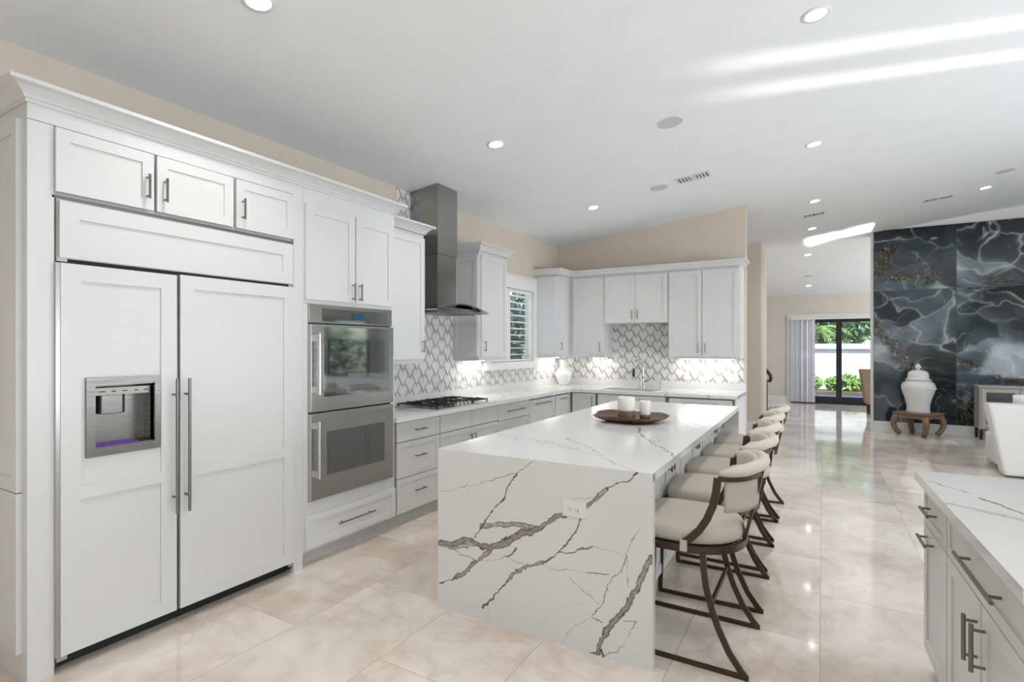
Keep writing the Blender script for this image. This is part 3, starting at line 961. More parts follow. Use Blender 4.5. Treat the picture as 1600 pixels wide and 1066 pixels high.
mb = MB(); mb.mbox(L, 1.5635, 1.571, .0, .034, .078, 1.886); part('door_edge', mb, 'pull', dl)
def longpull(u):
    return pull(L, u, .970, .72, True, .04, .0075, .045)
part('handle', longpull(1.543), 'pull', dl); part('handle', longpull(1.607), 'pull', dr)
mb = MB(); mb.mbox(L, 1.04, 2.30, -.06, -.045, .0, .075); part('kick_plate', mb, 'gap', f)
for u in (1.065, 2.285):
    for (z0, z1) in ((.055, .073), (1.893, 1.908)):
        mb = MB(); mb.mbox(L, u - .02, u + .02, -.01, .03, z0, z1); part('hinge', mb, 'silk', f)
# dispenser : a steel frame round a real recess
ds = MB()
d0, d1, e0, e1 = 1.153, 1.480, .972, 1.352
i0, i1, j0, j1 = 1.190, 1.452, 1.012, 1.315
for a, b_, c_, d_ in ((d0, i0, e0, e1), (i1, d1, e0, e1), (i0, i1, e0, j0), (i0, i1, j1, e1)):
    ds.mbox(L, a, b_, .032, .046, c_, d_)
dsp = part('dispenser', ds, 'darksteel', dl, 'brushed steel ice and water dispenser')
# the freezer door panel is cut for the recess
mb = MB()
R0 = -.075
mb.mbox(L, i0, i1, R0, R0 + .004, j0, j1)
mb.mbox(L, i0 - .003, i0, R0, .033, j0, j1); mb.mbox(L, i1, i1 + .003, R0, .033, j0, j1)
mb.mbox(L, i0, i1, R0, .033, j0 - .003, j0 + .004); mb.mbox(L, i0, i1, R0, .033, j1 - .004, j1)
part('recess', mb, 'darksteel', dsp)
mb = MB(); mb.mbox(L, i0 + .002, i1 - .006, -.02, .012, 1.262, 1.298); part('control_strip', mb, 'pull', dsp)
for k, w_ in ((.03, .028), (.08, .018), (.13, .02), (.18, .016), (.225, .018)):
    mb = MB(); mb.mbox(L, i0 + k - w_ / 2 + .01, i0 + k + w_ / 2 + .01, .012, .0128, 1.277, 1.282); part('button_mark', mb, 'gap', dsp)
mb = MB(); mb.mbox(L, i0 + .05, i0 + .145, -.035, -.02, 1.165, 1.262); part('paddle', mb, 'darksteel', dsp, bevel=.004)
for k in (.043, .145):
    mb = MB(); mb.mbox(L, i0 + k, i0 + k + .007, -.07, -.02, 1.168, 1.262); part('paddle_bracket', mb, 'gap', dsp)
mb = MB(); mb.mbox(L, i0 + .01, i0 + .2, -.065, .02, j0 + .004, j0 + .007); part('drip_light', mb, 'purple', dsp, 'purple glowing drip tray')
# ================================================================== OVEN CABINET
t = thing('tall_cabinet', 'tall white cabinet that holds the double oven', 'cabinet', (XF, 2.83, 0))
mb = MB()
mb.box(XW, XF - .55, 2.3735, 3.275, .10, 2.587)
mb.box(XW, XF, 2.3735, 2.42, .10, 2.583); mb.box(XW, XF, 3.235, 3.275, .10, 2.583)
mb.box(XF - .55, XF, 2.42, 3.235, 1.80, 2.583); mb.box(XF - .55, XF, 2.42, 3.235, .10, .43)
mb.mbox(L, 2.386, 2.427, 0, .018, .10, 1.80); mb.mbox(L, 3.228, 3.275, 0, .018, .10, 1.80)
mb.mbox(L, 2.386, 3.275, 0, .018, 1.797, 2.583); mb.mbox(L, 2.427, 3.228, 0, .018, .10, .437)
part('carcass', mb, 'cab', t)
for a, b_, hu in ((2.397, 2.834, 2.806), (2.845, 3.245, 2.873)):
    d = part('door', shaker(L, a, b_, 1.825, 2.470, .018, .02, .06), 'cab', t)
    part('handle', pull(L, hu, 1.905, .13, True, .038), 'pull', d)
d = part('drawer', shaker(L, 2.397, 3.270, .122, .345, .018, .02, .045), 'cab', t)
part('handle', pull(L, 2.835, .235, .36, False, .038), 'pull', d)
mb = MB(); mb.box(XW, XF - .05, 2.375, 3.275, 0, .10); part('toe_kick', mb, 'toe', t)

# ================================================================== DOUBLE OVEN
ov = thing('double_oven', 'stainless steel double wall oven built into the white tall cabinet', 'oven', (XF, 2.83, 0))
mb = MB(); mb.mbox(L, 2.43, 3.225, -.5, .018, .442, 1.792); part('body', mb, 'gap', ov)
mb = MB(); mb.mbox(L, 2.428, 3.228, .018, .034, 1.665, 1.795); cp = part('control_panel', mb, 'steel', ov, bevel=.002)
mb = MB(); mb.mbox(L, 2.53, 3.17, .034, .037, 1.675, 1.768); part('control_glass', mb, 'greyglass', cp, 'grey glass control strip')
mb = MB(); mb.mbox(L, 2.80, 2.915, .037, .038, 1.70, 1.745); part('display', mb, 'screen', cp, 'small blue display')
for (z0, z1, g0, g1, w0, w1, lab) in ((1.052, 1.655, 1.150, 1.640, 1.205, 1.555, 'upper'), (.446, 1.040, .555, 1.020, .60, .905, 'lower')):
    mb = MB(); mb.mbox(L, 2.428, 3.228, .018, .052, z0, z1)
    d = part('oven_door', mb, 'steel', ov, bevel=.002)
    mb = MB(); mb.mbox(L, 2.53, 3.17, .052, .056, g0, g1) if lab == 'upper' else mb.mbox(L, 2.53, 3.17, .052, .0525, g0, g1)
    if lab == 'upper':
        part('door_glass', mb, 'greyglass', d, 'grey glass oven door face', bevel=.001)
    n0 = .056 if lab == 'upper' else .052
    mb = MB(); mb.mbox(L, 2.560, 3.125, n0, n0 + .0015, w0, w1); part('door_window', mb, 'ovenglass', d, 'dark glass oven window')
    mb = MB()
    hz0, hz1 = (1.175, 1.59) if lab == 'upper' else (.60, .99)
    mb.cyl(L(2.462, .095, hz0), L(2.462, .095, hz1), .012, 14)
    for hz in (hz0 + .03, hz1 - .03):
        mb.mbox(L, 2.450, 2.474, .052, .098, hz - .022, hz + .022)
    part('handle', mb, 'steel', d)
    mb = MB(); mb.mbox(L, 2.81, 2.87, n0, n0 + .002, g0 + .018, g0 + .024); part('maker_badge', mb, 'silk', d)

# ================================================================== UPPER CABINETS, left wall
XU = -3.27
LU = FL(XU)
def upper(name_label, y0, y1, doors, z0=1.385, z1=2.52, zb=1.345, zt=2.562, side=None, crown_path=None, z_crown=2.56):
    t = thing('upper_cabinet', name_label, 'cabinet', (XU, (y0 + y1) / 2, zb))
    mb = MB(); mb.box(XW, XU, y0, y1, zb, zt); part('carcass', mb, 'cab', t)
    for (a, b_, hu) in doors:
        d = part('door', shaker(LU, a, b_, z0, z1, 0, .02, .058), 'cab', t)
        part('handle', pull(LU, hu, 1.505, .115, True, .02, .0055, .03), 'pull', d)
    if side:
        part('side_panel', side, 'cab', t)
    if crown_path:
        part('crown_moulding', crown(crown_path, z_crown, scale=.95), 'cab', t)
    return t
upper('white upper cabinet between the double oven and the range hood', 3.277, 3.93, [(3.30, 3.925, 3.888)], crown_path=[(XU + .02, 3.277), (XU + .02, 3.93), (XW, 3.93)])
mp = lambda u, n_, z: (u, 4.87 - n_, z)
upper('white upper cabinet between the range hood and the kitchen window', 4.87, 5.46, [(4.90, 5.44, 4.945)],
      side=shaker(mp, XW + .005, XU - .01, 1.385, 2.515, 0, .018, .055), crown_path=[(XW, 4.852), (XU + .02, 4.852), (XU + .02, 5.46), (XW, 5.46)])
YU = 7.29
mp2 = lambda u, n_, z: (u, 6.875 - n_, z)
BU = FB(YU)
upper('white upper cabinet in the corner beside the kitchen window', 6.875, YB, [(6.895, 7.245, 6.935)],
      side=shaker(mp2, XW + .005, XU - .01, 1.385, 2.505, 0, .018, .058))
# back wall uppers
def upper_b(label, x0, x1, zb, doors, z1=2.505):
    t = thing('upper_cabinet', label, 'cabinet', ((x0 + x1) / 2, YU, zb))
    mb = MB(); mb.box(x0, x1, YU, YB, zb, 2.562); part('carcass', mb, 'cab', t)
    for a, b_, hu, lo in doors:
        d = part('door', shaker(BU, a, b_, zb + lo, z1, 0, .02, .058), 'cab', t)
        part('handle', pull(BU, hu, zb + lo + .11, .13, True, .02, .0055, .03), 'pull', d)
    return t
upper_b('white single-door upper cabinet on the back wall beside the corner', -3.268, -2.716, 1.345, [(-3.20, -2.735, -2.775, .04)])
upper_b('short white double-door upper cabinet above the sink', -2.714, -1.806, 1.832, [(-2.70, -2.262, -2.30, .008), (-2.257, -1.815, -2.22, .008)])
tb = upper_b('tall white double-door upper cabinet at the right end of the back wall', -1.804, -.905, 1.345, [(-1.79, -1.368, -1.41, .03), (-1.360, -.925, -1.32, .03)])
mb = MB(); mb.box(-.905, -.900, YU - .0, YB, 1.345, 2.562); part('end_panel', mb, 'trim', tb)
cm = crown([(XW, 6.857), (XU + .02, 6.857), (XU + .02, YU - .02), (-.900, YU - .02), (-.900, YB)], 2.535, scale=.95)
# corner crown runs over four cabinets: one piece of moulding
tag(part('crown_moulding', cm, 'cab'), 'white crown moulding along the top of the back wall cabinets', 'moulding')
# under-cabinet lights
for (x0, x1, y0, y1, lab) in ((XW + .05, XW + .10, 5.0, 5.4, 'under the cabinet right of the range hood'), (XW + .05, XW + .10, 6.95, 7.5, 'under the corner cabinet'),
                         (-3.0, -2.77, YB - .12, YB - .07, 'under the single-door back wall cabinet'), (-1.72, -1.0, YB - .12, YB - .07, 'under the right end back wall cabinet')):
    mb = MB(); mb.box(x0, x1, y0, y1, 1.333, 1.345)
    o = tag(part('under_cabinet_light', mb, 'plastic'), 'slim light strip ' + lab, 'light')
    mb = MB(); mb.box(x0 + .006, x1 - .006, y0 + .01, y1 - .01, 1.331, 1.333); part('diffuser', mb, 'strip', o)

# ================================================================== RANGE HOOD
h = thing('range_hood', 'stainless steel chimney range hood with an arched canopy', 'range hood', (XW, 4.32, 1.84))
mb = MB()
zc0 = cz(XW) - .004; zc1 = cz(-3.26) - .004
cy0, cy1 = 4.135, 4.455
zs = 2.42
mb.box(XW + .001, -3.265, cy0 + .006, cy1 - .006, 1.90, zs)
part('lower_chimney', mb, 'hoodsteel', h, bevel=.002)
mb = MB()
mb.hexa([(XW + .001, cy0, zs), (-3.258, cy0, zs), (-3.258, cy1, zs), (XW + .001, cy1, zs), (XW + .001, cy0, zc0), (-3.258, cy0, zc1), (-3.258, cy1, zc1), (XW + .001, cy1, zc0)])
part('upper_chimney', mb, 'hoodsteel', h, bevel=.002)
mb = MB(); seg = 24; vs = []
hy0, hy1 = 3.935, 4.80
for i in range(seg + 1):
    t_ = i / seg; y = hy0 + (hy1 - hy0) * t_
    arch = 1.846 + .072 * math.sin(PI * t_)
    xf = -3.10 - .045 * (abs(2 * t_ - 1) ** 2.5) * 0 
    for x in (XW + .002, xf):
        vs += [(x, y, arch), (x, y, arch + .014)]
fs = []
for i in range(seg):
    a = i * 4; b_ = a + 4
    fs += [(a, b_, b_ + 2, a + 2), (a + 1, a + 3, b_ + 3, b_ + 1), (a + 2, b_ + 2, b_ + 3, a + 3), (a, a + 1, b_ + 1, b_)]
fs += [(0, 2, 3, 1), (seg * 4, seg * 4 + 1, seg * 4 + 3, seg * 4 + 2)]
mb.smooth = False; mb.add(vs, fs); part('canopy', mb, 'hoodsteel', h)
mb = MB()
mb.box(XW + .002, -3.14, 4.02, 4.72, 1.838, 1.862); mb.box(XW + .002, -3.16, 4.07, 4.67, 1.862, 1.888)
part('canopy_body', mb, 'hoodsteel', h, bevel=.003)
mb = MB()
mb.box(-3.55, -3.2, 4.06, 4.355, 1.833, 1.838); mb.box(-3.55, -3.2, 4.365, 4.68, 1.833, 1.838); part('grease_filter', mb, 'darksteel', h)

# ================================================================== BASE CABINETS, left run
BT = .872
def base_l(label, y0, y1, fronts, toe=True):
    t = thing('base_cabinet', label, 'cabinet', (XF, (y0 + y1) / 2, 0))
    mb = MB(); mb.box(XW, XF, y0, y1, .10, BT); part('carcass', mb, 'cab', t)
    mb = MB(); mb.box(XF - .002, XF + .0005, y0, y1, .11, BT - .004); part('gap_shade', mb, 'gap_shade', t)  # grey sheet imitates the shade in the gaps between fronts
    for kind, a, b_, z0, z1, hnd in fronts:
        d = part(kind, shaker(L, a + .004, b_ - .004, z0, z1, .001, .02, .045 if z1 - z0 > .2 else .035, .006), 'cab', t)
        if hnd:
            u, z, ln, vert = hnd
            part('handle', pull(L, u, z, ln, vert, .021, .0055, .03), 'pull', d)
    mb = MB(); mb.box(XW, XF - .05, y0, y1, 0, .10); part('toe_kick', mb, 'toe', t)
    return t
base_l('white three-drawer base cabinet beside the double oven', 3.28, 3.872, [('drawer', 3.30, 3.872, .705, .866, (3.585, .79, .14, 0)), ('drawer', 3.30, 3.872, .403, .698, (3.585, .565, .14, 0)), ('drawer', 3.30, 3.872, .112, .396, (3.585, .27, .14, 0))])
base_l('white base cabinet with two doors under the gas cooktop', 3.874, 4.896, [('false_drawer', 3.874, 4.386, .705, .866, None), ('false_drawer', 4.386, 4.896, .705, .866, None),
       ('door', 3.874, 4.386, .112, .698, (4.350, .58, .12, 1)), ('door', 4.386, 4.896, .112, .698, (4.422, .58, .12, 1))])
base_l('white base cabinet with a wide bar handle right of the cooktop', 4.898, 5.594, [('drawer', 4.898, 5.594, .690, .866, (5.25, .785, .40, 0)), ('drawer', 4.898, 5.594, .403, .683, None), ('drawer', 4.898, 5.594, .112, .396, None)])
base_l('white panelled dishwasher front below the kitchen window', 5.598, 6.262, [('door', 5.598, 6.262, .112, .852, (5.93, .80, .42, 0))])
pc = base_l('narrow white pull-out base cabinet next to the corner', 6.275, 6.745, [('door', 6.315, 6.735, .112, .852, (6.55, .805, .20, 0))])
mb = MB(); mb.box(XF - .05, XF + .012, 6.745, 6.82, .10, BT); mb.box(XF, XF + .012, 6.275, 6.312, .10, BT); part('corner_filler', mb, 'cab', pc)
# corner and back run
YFB = 6.815
BB = FB(YFB)
def base_b(label, x0, x1, fronts, out=0):
    t = thing('base_cabinet', label, 'cabinet', ((x0 + x1) / 2, YFB, 0))
    mb = MB(); mb.box(x0, x1, YFB, YB, .10, .66); mb.box(x0, x1, YFB, YFB + .03, .66, BT); mb.box(x0, x0 + .02, YFB, YB, .66, BT); mb.box(x1 - .02, x1, YFB, YB, .66, BT)
    part('carcass', mb, 'cab', t)
    mb = MB(); mb.box(x0, x1, YFB - .001, YFB + .001, .11, BT - .004); part('gap_shade', mb, 'gap_shade', t)  # same sheet of painted gap shade for the back run
    for kind, a, b_, z0, z1, hnd in fronts:
        d = part(kind, shaker(BB, a + .004, b_ - .004, z0, z1, .002, .02, .045, .006), 'cab', t)
        if hnd:
            u, z, ln, vert = hnd
            part('handle', pull(BB, u, z, ln, vert, .022, .0055, .03), 'pull', d)
    mb = MB(); mb.box(x0, x1, YFB + .05, YB, 0, .10); part('toe_kick', mb, 'toe', t)
    return t
base_b('white corner base cabinet with a vertical handle left of the sink', -3.045, -2.645, [('door', -3.0, -2.66, .112, .862, (-2.70, .73, .20, 1))])
base_b('white sink base cabinet on the back wall', -2.64, -1.705, [('false_front', -2.63, -1.72, .70, .862, None), ('door', -2.63, -2.18, .112, .693, (-2.22, .6, .13, 1)), ('door', -2.17, -1.72, .112, .693, (-2.13, .6, .13, 1))])
tb = base_b('white base cabinet at the right end of the back wall run', -1.70, -.90, [('door', -1.675, -.925, .112, .852, (-1.30, .80, .42, 0))])
mb = MB(); mb.box(-.90, -.882, YFB - .01, YB, 0, BT); part('end_panel', mb, 'trim', tb)

# ================================================================== PERIMETER WORKTOP
CT0, CT1 = .874, .914
mb = MB()
CF = -3.005
CY = 6.775
mb.box(XW, CF, 3.277, CY, CT0, CT1)
sx0, sx1, sy0, sy1 = -2.63, -1.90, 6.93, 7.34
mb.box(XW, sx0, CY, YB, CT0, CT1); mb.box(sx1, -.868, CY, YB, CT0, CT1); mb.box(sx0, sx1, CY, sy0, CT0, CT1); mb.box(sx0, sx1, sy1, YB, CT0, CT1)
mb.box(XW, XW + .02, 3.277, YB, CT1, 1.008); mb.box(XW + .02, -.868, YB - .02, YB, CT1, 1.008)
wt = tag(part('worktop', mb, 'quartz'), 'white quartz worktop running along the left and back walls', 'worktop')
# backsplash tiles
mb = MB()
T = .008
mb.box(XW, XW + T, 3.277, 3.93, 1.008, 1.345); mb.box(XW, XW + T, 3.93, 4.868, 1.008, 3.066); mb.box(XW, XW + T, 4.868, wy0 - .145, 1.008, 1.345)
mb.box(XW, XW + T, wy0 - .145, wy1 + .105, 1.008, wz0 - .10); mb.box(XW, XW + T, wy1 + .105, YB, 1.008, 1.345)
tag(part('backsplash', mb, 'heart_left'), 'white and grey heart-shaped mosaic tiles behind the cooktop', 'backsplash')
mb = MB()
mb.box(XW + T, -2.716, YB - T, YB, 1.008, 1.345); mb.box(-2.716, -1.804, YB - T, YB, 1.008, 1.832); mb.box(-1.804, -.905, YB - T, YB, 1.008, 1.345)
tag(part('backsplash', mb, 'heart_back'), 'white and grey heart-shaped mosaic tiles behind the sink', 'backsplash')
# sink and taps
mb = MB()
mb.box(sx0, sx1, sy0, sy1, .685, .69); mb.box(sx0, sx0 + .004, sy0, sy1, .69, .874); mb.box(sx1 - .004, sx1, sy0, sy1, .69, .874); mb.box(sx0, sx1, sy0, sy0 + .004, .69, .874); mb.box(sx0, sx1, sy1 - .004, sy1, .69, .874)
sk = tag(part('sink', mb, 'steel'), 'undermount stainless steel sink in the back worktop', 'sink')
mb = MB(); mb.lathe((-2.27, 7.15, .69), [(.045, 0), (.045, .003), (.02, .003)], 20); part('drain', mb, 'darksteel', sk)
fa = thing('faucet', 'tall polished gooseneck kitchen faucet behind the sink', 'faucet', (-2.19, 7.42, CT1))
mb = MB(); mb.lathe((-2.19, 7.42, CT1), [(.027, 0), (.027, .008), (.022, .012), (.022, .13), (.016, .135), (.016, .14)], 20); part('body', mb, 'chrome', fa)
pts = [(-2.19, 7.42, CT1 + .13)] + [(-2.19, 7.42, CT1 + .13 + .17 * k / 4) for k in range(1, 5)]
for k in range(1, 13):
    a = PI * k / 12
    pts.append((-2.19 - .035 * (1 - math.cos(a)), 7.42 - .10 * (1 - math.cos(a)), CT1 + .30 + .10 * math.sin(a)))
pts.append((-2.26, 7.22, CT1 + .27))
mb = MB(); mb.tube(pts, .0125, 12); part('spout', mb, 'chrome', fa)
mb = MB(); mb.cyl((-2.26, 7.22, CT1 + .275), (-2.262, 7.215, CT1 + .17), .016, 14, .019); part('spray_head', mb, 'black', fa)
mb = MB(); mb.cyl((-2.175, 7.42, CT1 + .10), (-2.11, 7.42, CT1 + .105), .014, 12); mb.cyl((-2.115, 7.42, CT1 + .105), (-2.09, 7.40, CT1 + .14), .008, 10); part('lever', mb, 'chrome', fa)
sd = tag(part('soap_dispenser', MB().lathe((-1.95, 7.43, CT1), [(.018, 0), (.018, .008), (.009, .012), (.009, .07), (.013, .072), (.013, .09), (.004, .092)], 16), 'chrome'), 'small metal soap pump beside the faucet', 'soap dispenser')
mb = MB(); mb.tube([(-1.95, 7.43, CT1 + .085), (-1.955, 7.40, CT1 + .09), (-1.96, 7.37, CT1 + .08)], .005, 8); part('nozzle', mb, 'chrome', sd)
# vase in the corner
vs_ = MB()
vs_.lathe((-3.42, 7.42, CT1), [(.045, 0), (.062, .004), (.074, .02), (.105, .09), (.128, .150), (.128, .172), (.105, .222), (.062, .262), (.048, .285), (.046, .37), (.050, .385), (.040, .385), (.036, .37), (.036, .29)], 14, caps=False)
vs_.smooth = False; vs_.sm = [False] * len(vs_.sm)
vs_.lathe((-3.42, 7.42, CT1), [(.045, 0), (.0001, 0)], 14, caps=False)
tag(part('vase', vs_, 'ceramic', bevel=.003), 'faceted white bottle vase standing in the worktop corner', 'vase')

# ================================================================== COOKTOP
ck = thing('gas_cooktop', 'stainless gas cooktop with black cast iron grates', 'cooktop', (-3.32, 4.33, CT1))
k0, k1, q0, q1 = -3.585, -3.065, 3.885, 4.775
mb = MB(); mb.box(k0, k1, q0, q1, CT1, CT1 + .008); part('tray', mb, 'steel', ck, bevel=.003)
burn = [(-3.46, 4.07, .04), (-3.20, 4.07, .035), (-3.34, 4.33, .055), (-3.46, 4.60, .035), (-3.20, 4.60, .04)]
for x, y, r in burn:
    mb = MB(); mb.lathe((x, y, CT1 + .008), [(r * 1.15, 0), (r * 1.1, .01), (r, .014), (r * .5, .015)], 20); bn = part('burner', mb, 'silk', ck)
    mb = MB(); mb.lathe((x, y, CT1 + .022), [(r * .8, 0), (r * .8, .004), (r * .7, .006)], 20); part('burner_cap', mb, 'black', bn)
for gy0, gy1 in ((q0 + .012, 4.175), (4.185, 4.475), (4.485, q1 - .012)):
    mb = MB(); z = CT1 + .038; th = .011
    xa, xb = k0 + .02, k1 - .02
    if gy0 > 4.18 and gy0 < 4.3: xb = k1 - .10
    mb.box(xa, xb, gy0, gy0 + th, z - th, z); mb.box(xa, xb, gy1 - th, gy1, z - th, z)
    mb.box(xa, xa + th, gy0, gy1, z - th, z); mb.box(xb - th, xb, gy0, gy1, z - th, z)
    mb.box((xa + xb) / 2 - th / 2, (xa + xb) / 2 + th / 2, gy0, gy1, z - th, z)
    my = (gy0 + gy1) / 2
    mb.box(xa, xa + .19, my - th / 2, my + th / 2, z - th, z + .006); mb.box(xb - .19, xb, my - th / 2, my + th / 2, z - th, z + .006)
    for xq in ((xa * 3 + xb) / 4, (xa + 3 * xb) / 4):
        mb.box(xq - th / 2, xq + th / 2, gy0, gy0 + .10, z - th, z + .006); mb.box(xq - th / 2, xq + th / 2, gy1 - .10, gy1, z - th, z + .006)
    for fx in (xa, xb - th):
        for fy in (gy0, gy1 - th):
            mb.box(fx, fx + th, fy, fy + th, CT1 + .008, z - th)
    part('grate', mb, 'black', ck)
for i in range(5):
    y = 4.20 + .065 * i
    mb = MB(); mb.lathe((-3.115, y, CT1 + .008), [(.021, 0), (.021, .004), (.017, .006), (.016, .024), (.012, .027)], 18); part('knob', mb, 'silk', ck)

# wall outlets on the backsplash
def outlet(label, mp, u, z, w_=.075, h_=.118, name='wall_outlet', cat='outlet', horiz=False, gang=1, switch=False):
    mb = MB(); mb.mbox(mp, u - w_ / 2, u + w_ / 2, 0, .005, z - h_ / 2, z + h_ / 2)
    o = tag(part(name, mb, 'plastic', bevel=.0015), label, cat)
    if switch:
        for g_ in range(gang):
            uu = u - w_ / 2 + w_ * (g_ + .5) / gang
            mb = MB(); mb.mbox(mp, uu - .014, uu + .014, .005, .010, z - .03, z + .03); part('rocker', mb, 'trim', o)
    else:
        for s_ in (-1, 1):
            c = (u + s_ * .0195, z) if horiz else (u, z + s_ * .0195)
            mb = MB(); mb.mbox(mp, c[0] - .014, c[0] + .014, .005, .0065, c[1] - .013, c[1] + .013)
            r_ = part('receptacle', mb, 'trim', o, bevel=.003)
            mb = MB()
            if horiz:
                mb.mbox(mp, c[0] - .001, c[0] + .007, .0065, .0075, c[1] + .004, c[1] + .007); mb.mbox(mp, c[0] - .001, c[0] + .006, .0065, .0075, c[1] - .007, c[1] - .004)
                mb.cyl(mp(c[0] - .009, .0065, c[1]), mp(c[0] - .009, .0075, c[1]), .0026, 8)
            else:
                mb.mbox(mp, c[0] - .007, c[0] - .004, .0065, .0075, c[1] - .001, c[1] + .007); mb.mbox(mp, c[0] + .004, c[0] + .007, .0065, .0075, c[1] - .001, c[1] + .006)
                mb.cyl(mp(c[0], .0065, c[1] - .009), mp(c[0], .0075, c[1] - .009), .0026, 8)
            part('slots', mb, 'slot', r_)
    return o
WB = FB(YB - T); WL = FL(XW + T)
outlet('white switch plate on the back wall mosaic right of the faucet', WB, -1.64, 1.085, name='light_switch', cat='switch', switch=True)
outlet('white outlet in the middle of the lit back wall mosaic', WB, -1.37, 1.085)
outlet('white double switch plate at the right end of the back wall mosaic', WB, -1.035, 1.085, w_=.135, name='light_switch', cat='switch', switch=True, gang=2)
outlet('white outlet on the mosaic behind the cooktop', WL, 4.95, 1.10)
outlet('white outlet on the back wall mosaic above the corner worktop', WB, -2.95, 1.085)
outlet('white double switch on the far wall left of the patio door', FB(FY), -1.14, 1.10, w_=.13, name='light_switch', cat='switch', switch=True, gang=2)
# ================================================================== ISLAND
RZ = math.radians(.6)
IO = (-.675, 2.44)
isl = thing('kitchen_island', 'long kitchen island with a white quartz waterfall end and thick grey veins', 'island', (IO[0], IO[1], 0), RZ)
IW, IL = 1.238, 3.215
IM = Matrix.Translation((IO[0], IO[1], 0)) @ Matrix.Rotation(RZ, 4, 'Z')
def toloc(x, y):
    q = IM.inverted() @ Vector((x, y, 0)); return (q.x, q.y)
fv = [(w_, i_, [(x + IO[0] * 0, z) for x, z in p]) for w_, i_, p in FRONT_VEINS]
def front_f(A, B):
    return dict(vein=vein_field(A - IW + IO[0], B, FRONT_VEINS, .012, 3))
ce, se = math.cos(RZ), math.sin(RZ)
ex, ey = np.array((ce, se, 0)), np.array((-se, ce, 0))
O0 = np.array((IO[0], IO[1], 0.))
o = grid_slab('waterfall_end', O0 - IW * ex, ex, (0, 0, 1), -ey, IW, .913, .04, 560, 412, 'quartzv', front_f, isl)
TV = [(w_, i_, [toloc(*q) for q in p]) for w_, i_, p in TOP_VEINS]
TV += [(9, .5, [(-1.2, 2.3), (-.9, 2.5), (-.6, 2.9), (-.45, 3.2)]), (5, .5, [(-1.1, .9), (-.8, 1.2), (-.75, 1.6), (-1.0, 2.1)])]
def top_f(A, B):
    return dict(vein=vein_field(A - IW, B, TV, .018, 8))
grid_slab('worktop', O0 - IW * ex + .003 * ey + .914 * np.array((0, 0, 1)), ex, ey, np.array((0, 0, 1.)), IW, IL - .003, .04, 280, 720, 'quartzv', top_f, isl)
# far waterfall slab, its inner face carries a dark vein
def far_f(A, B):
    return dict(vein=vein_field(A, B, [(38, 1.0, [(.13, .88), (.08, .76), (.04, .62), (.02, .4)]), (12, .9, [(.18, .85), (.13, .7)])], .01, 12))
grid_slab('waterfall_end', O0 - .28 * ex + (IL - .04) * ey, ex, (0, 0, 1), -ey, .28, .873, .038, 90, 280, 'quartzv', far_f, isl)
mbf = MB(); mbf.box(-IW, -.281, IL - .04, IL - .002, 0, .873); part('far_end', mbf, 'quartz', isl, world=False)
# body with doors on the seating side (local frame)
FX = -.185
mb = MB(); mb.box(-IW + .03, FX, .042, IL - .042, .10, .873); mb.box(-IW + .08, FX - .06, .042, IL - .042, 0, .10); part('carcass', mb, 'cab', isl, world=False)
IF = lambda u, n_, z: tuple(IM @ Vector((FX + n_, u, z)))
IB = lambda u, n_, z: tuple(IM @ Vector((-IW + .03 - n_, u, z)))
yy = .58
for k in range(3):
    for a, b_, hu in ((yy, yy + .418, yy + .418 - .035), (yy + .422, yy + .84, yy + .422 + .035)):
        d = part('door', shaker(IF, a + .002, b_ - .002, .12, .862, .0, .02, .055), 'cab', isl)
        part('handle', pull(IF, hu, .775, .13, True, .02), 'pull', d)
    yy += .845
d = part('end_panel', slab(IF, .044, .572, .12, .862, .0, .02), 'cab', isl)
for k in range(6):
    a = .06 + k * .515
    d = part('door', shaker(IB, a + .003, a + .512, .12, .862, .0, .02, .055), 'cab', isl)
# socket on the waterfall end
IFR = lambda u, n_, z: tuple(IM @ Vector((u, -n_, z)))
sx, sz = (-1.20 - IO[0]), .695
outlet('white double socket on the waterfall end of the island', IFR, -1.064 - IO[0], .692, w_=.127, h_=.078, horiz=True)

# ================================================================== WOODEN TRAY AND CANDLES on the island
tr = MB(); seg = 72; prof = [(0.0, .0), (.10, .0), (.16, .006), (.22, .018), (.262, .034), (.285, .046), (.289, .044), (.268, .026), (.225, .008), (.165, -.004)]
c = (-1.315, 4.10, .914 + .006)
vs = []; fs = []
for r, z in prof[1:]:
    for i in range(seg):
        a = 2 * PI * i / seg
        wv = 1 + (.035 * math.sin(5 * a + 1) + .02 * math.sin(11 * a)) * (r / .285) ** 3
        vs.append((c[0] + r * wv * math.cos(a), c[1] + r * wv * .92 * math.sin(a), c[2] + z + .008 * math.sin(3 * a) * (r / .285) ** 4))
k = len(prof) - 1
for q in range(k - 1):
    for i in range(seg):
        j = (i + 1) % seg
        fs.append((q * seg + i, q * seg + j, (q + 1) * seg + j, (q + 1) * seg + i))
fs.append(tuple(range(seg))[::-1]); fs.append(tuple((k - 1) * seg + i for i in range(seg)))
tr.smooth = True; tr.add(vs, fs)
tag(part('wooden_tray', tr, 'traywood'), 'dark wavy-edged round wooden tray on the island top', 'tray')
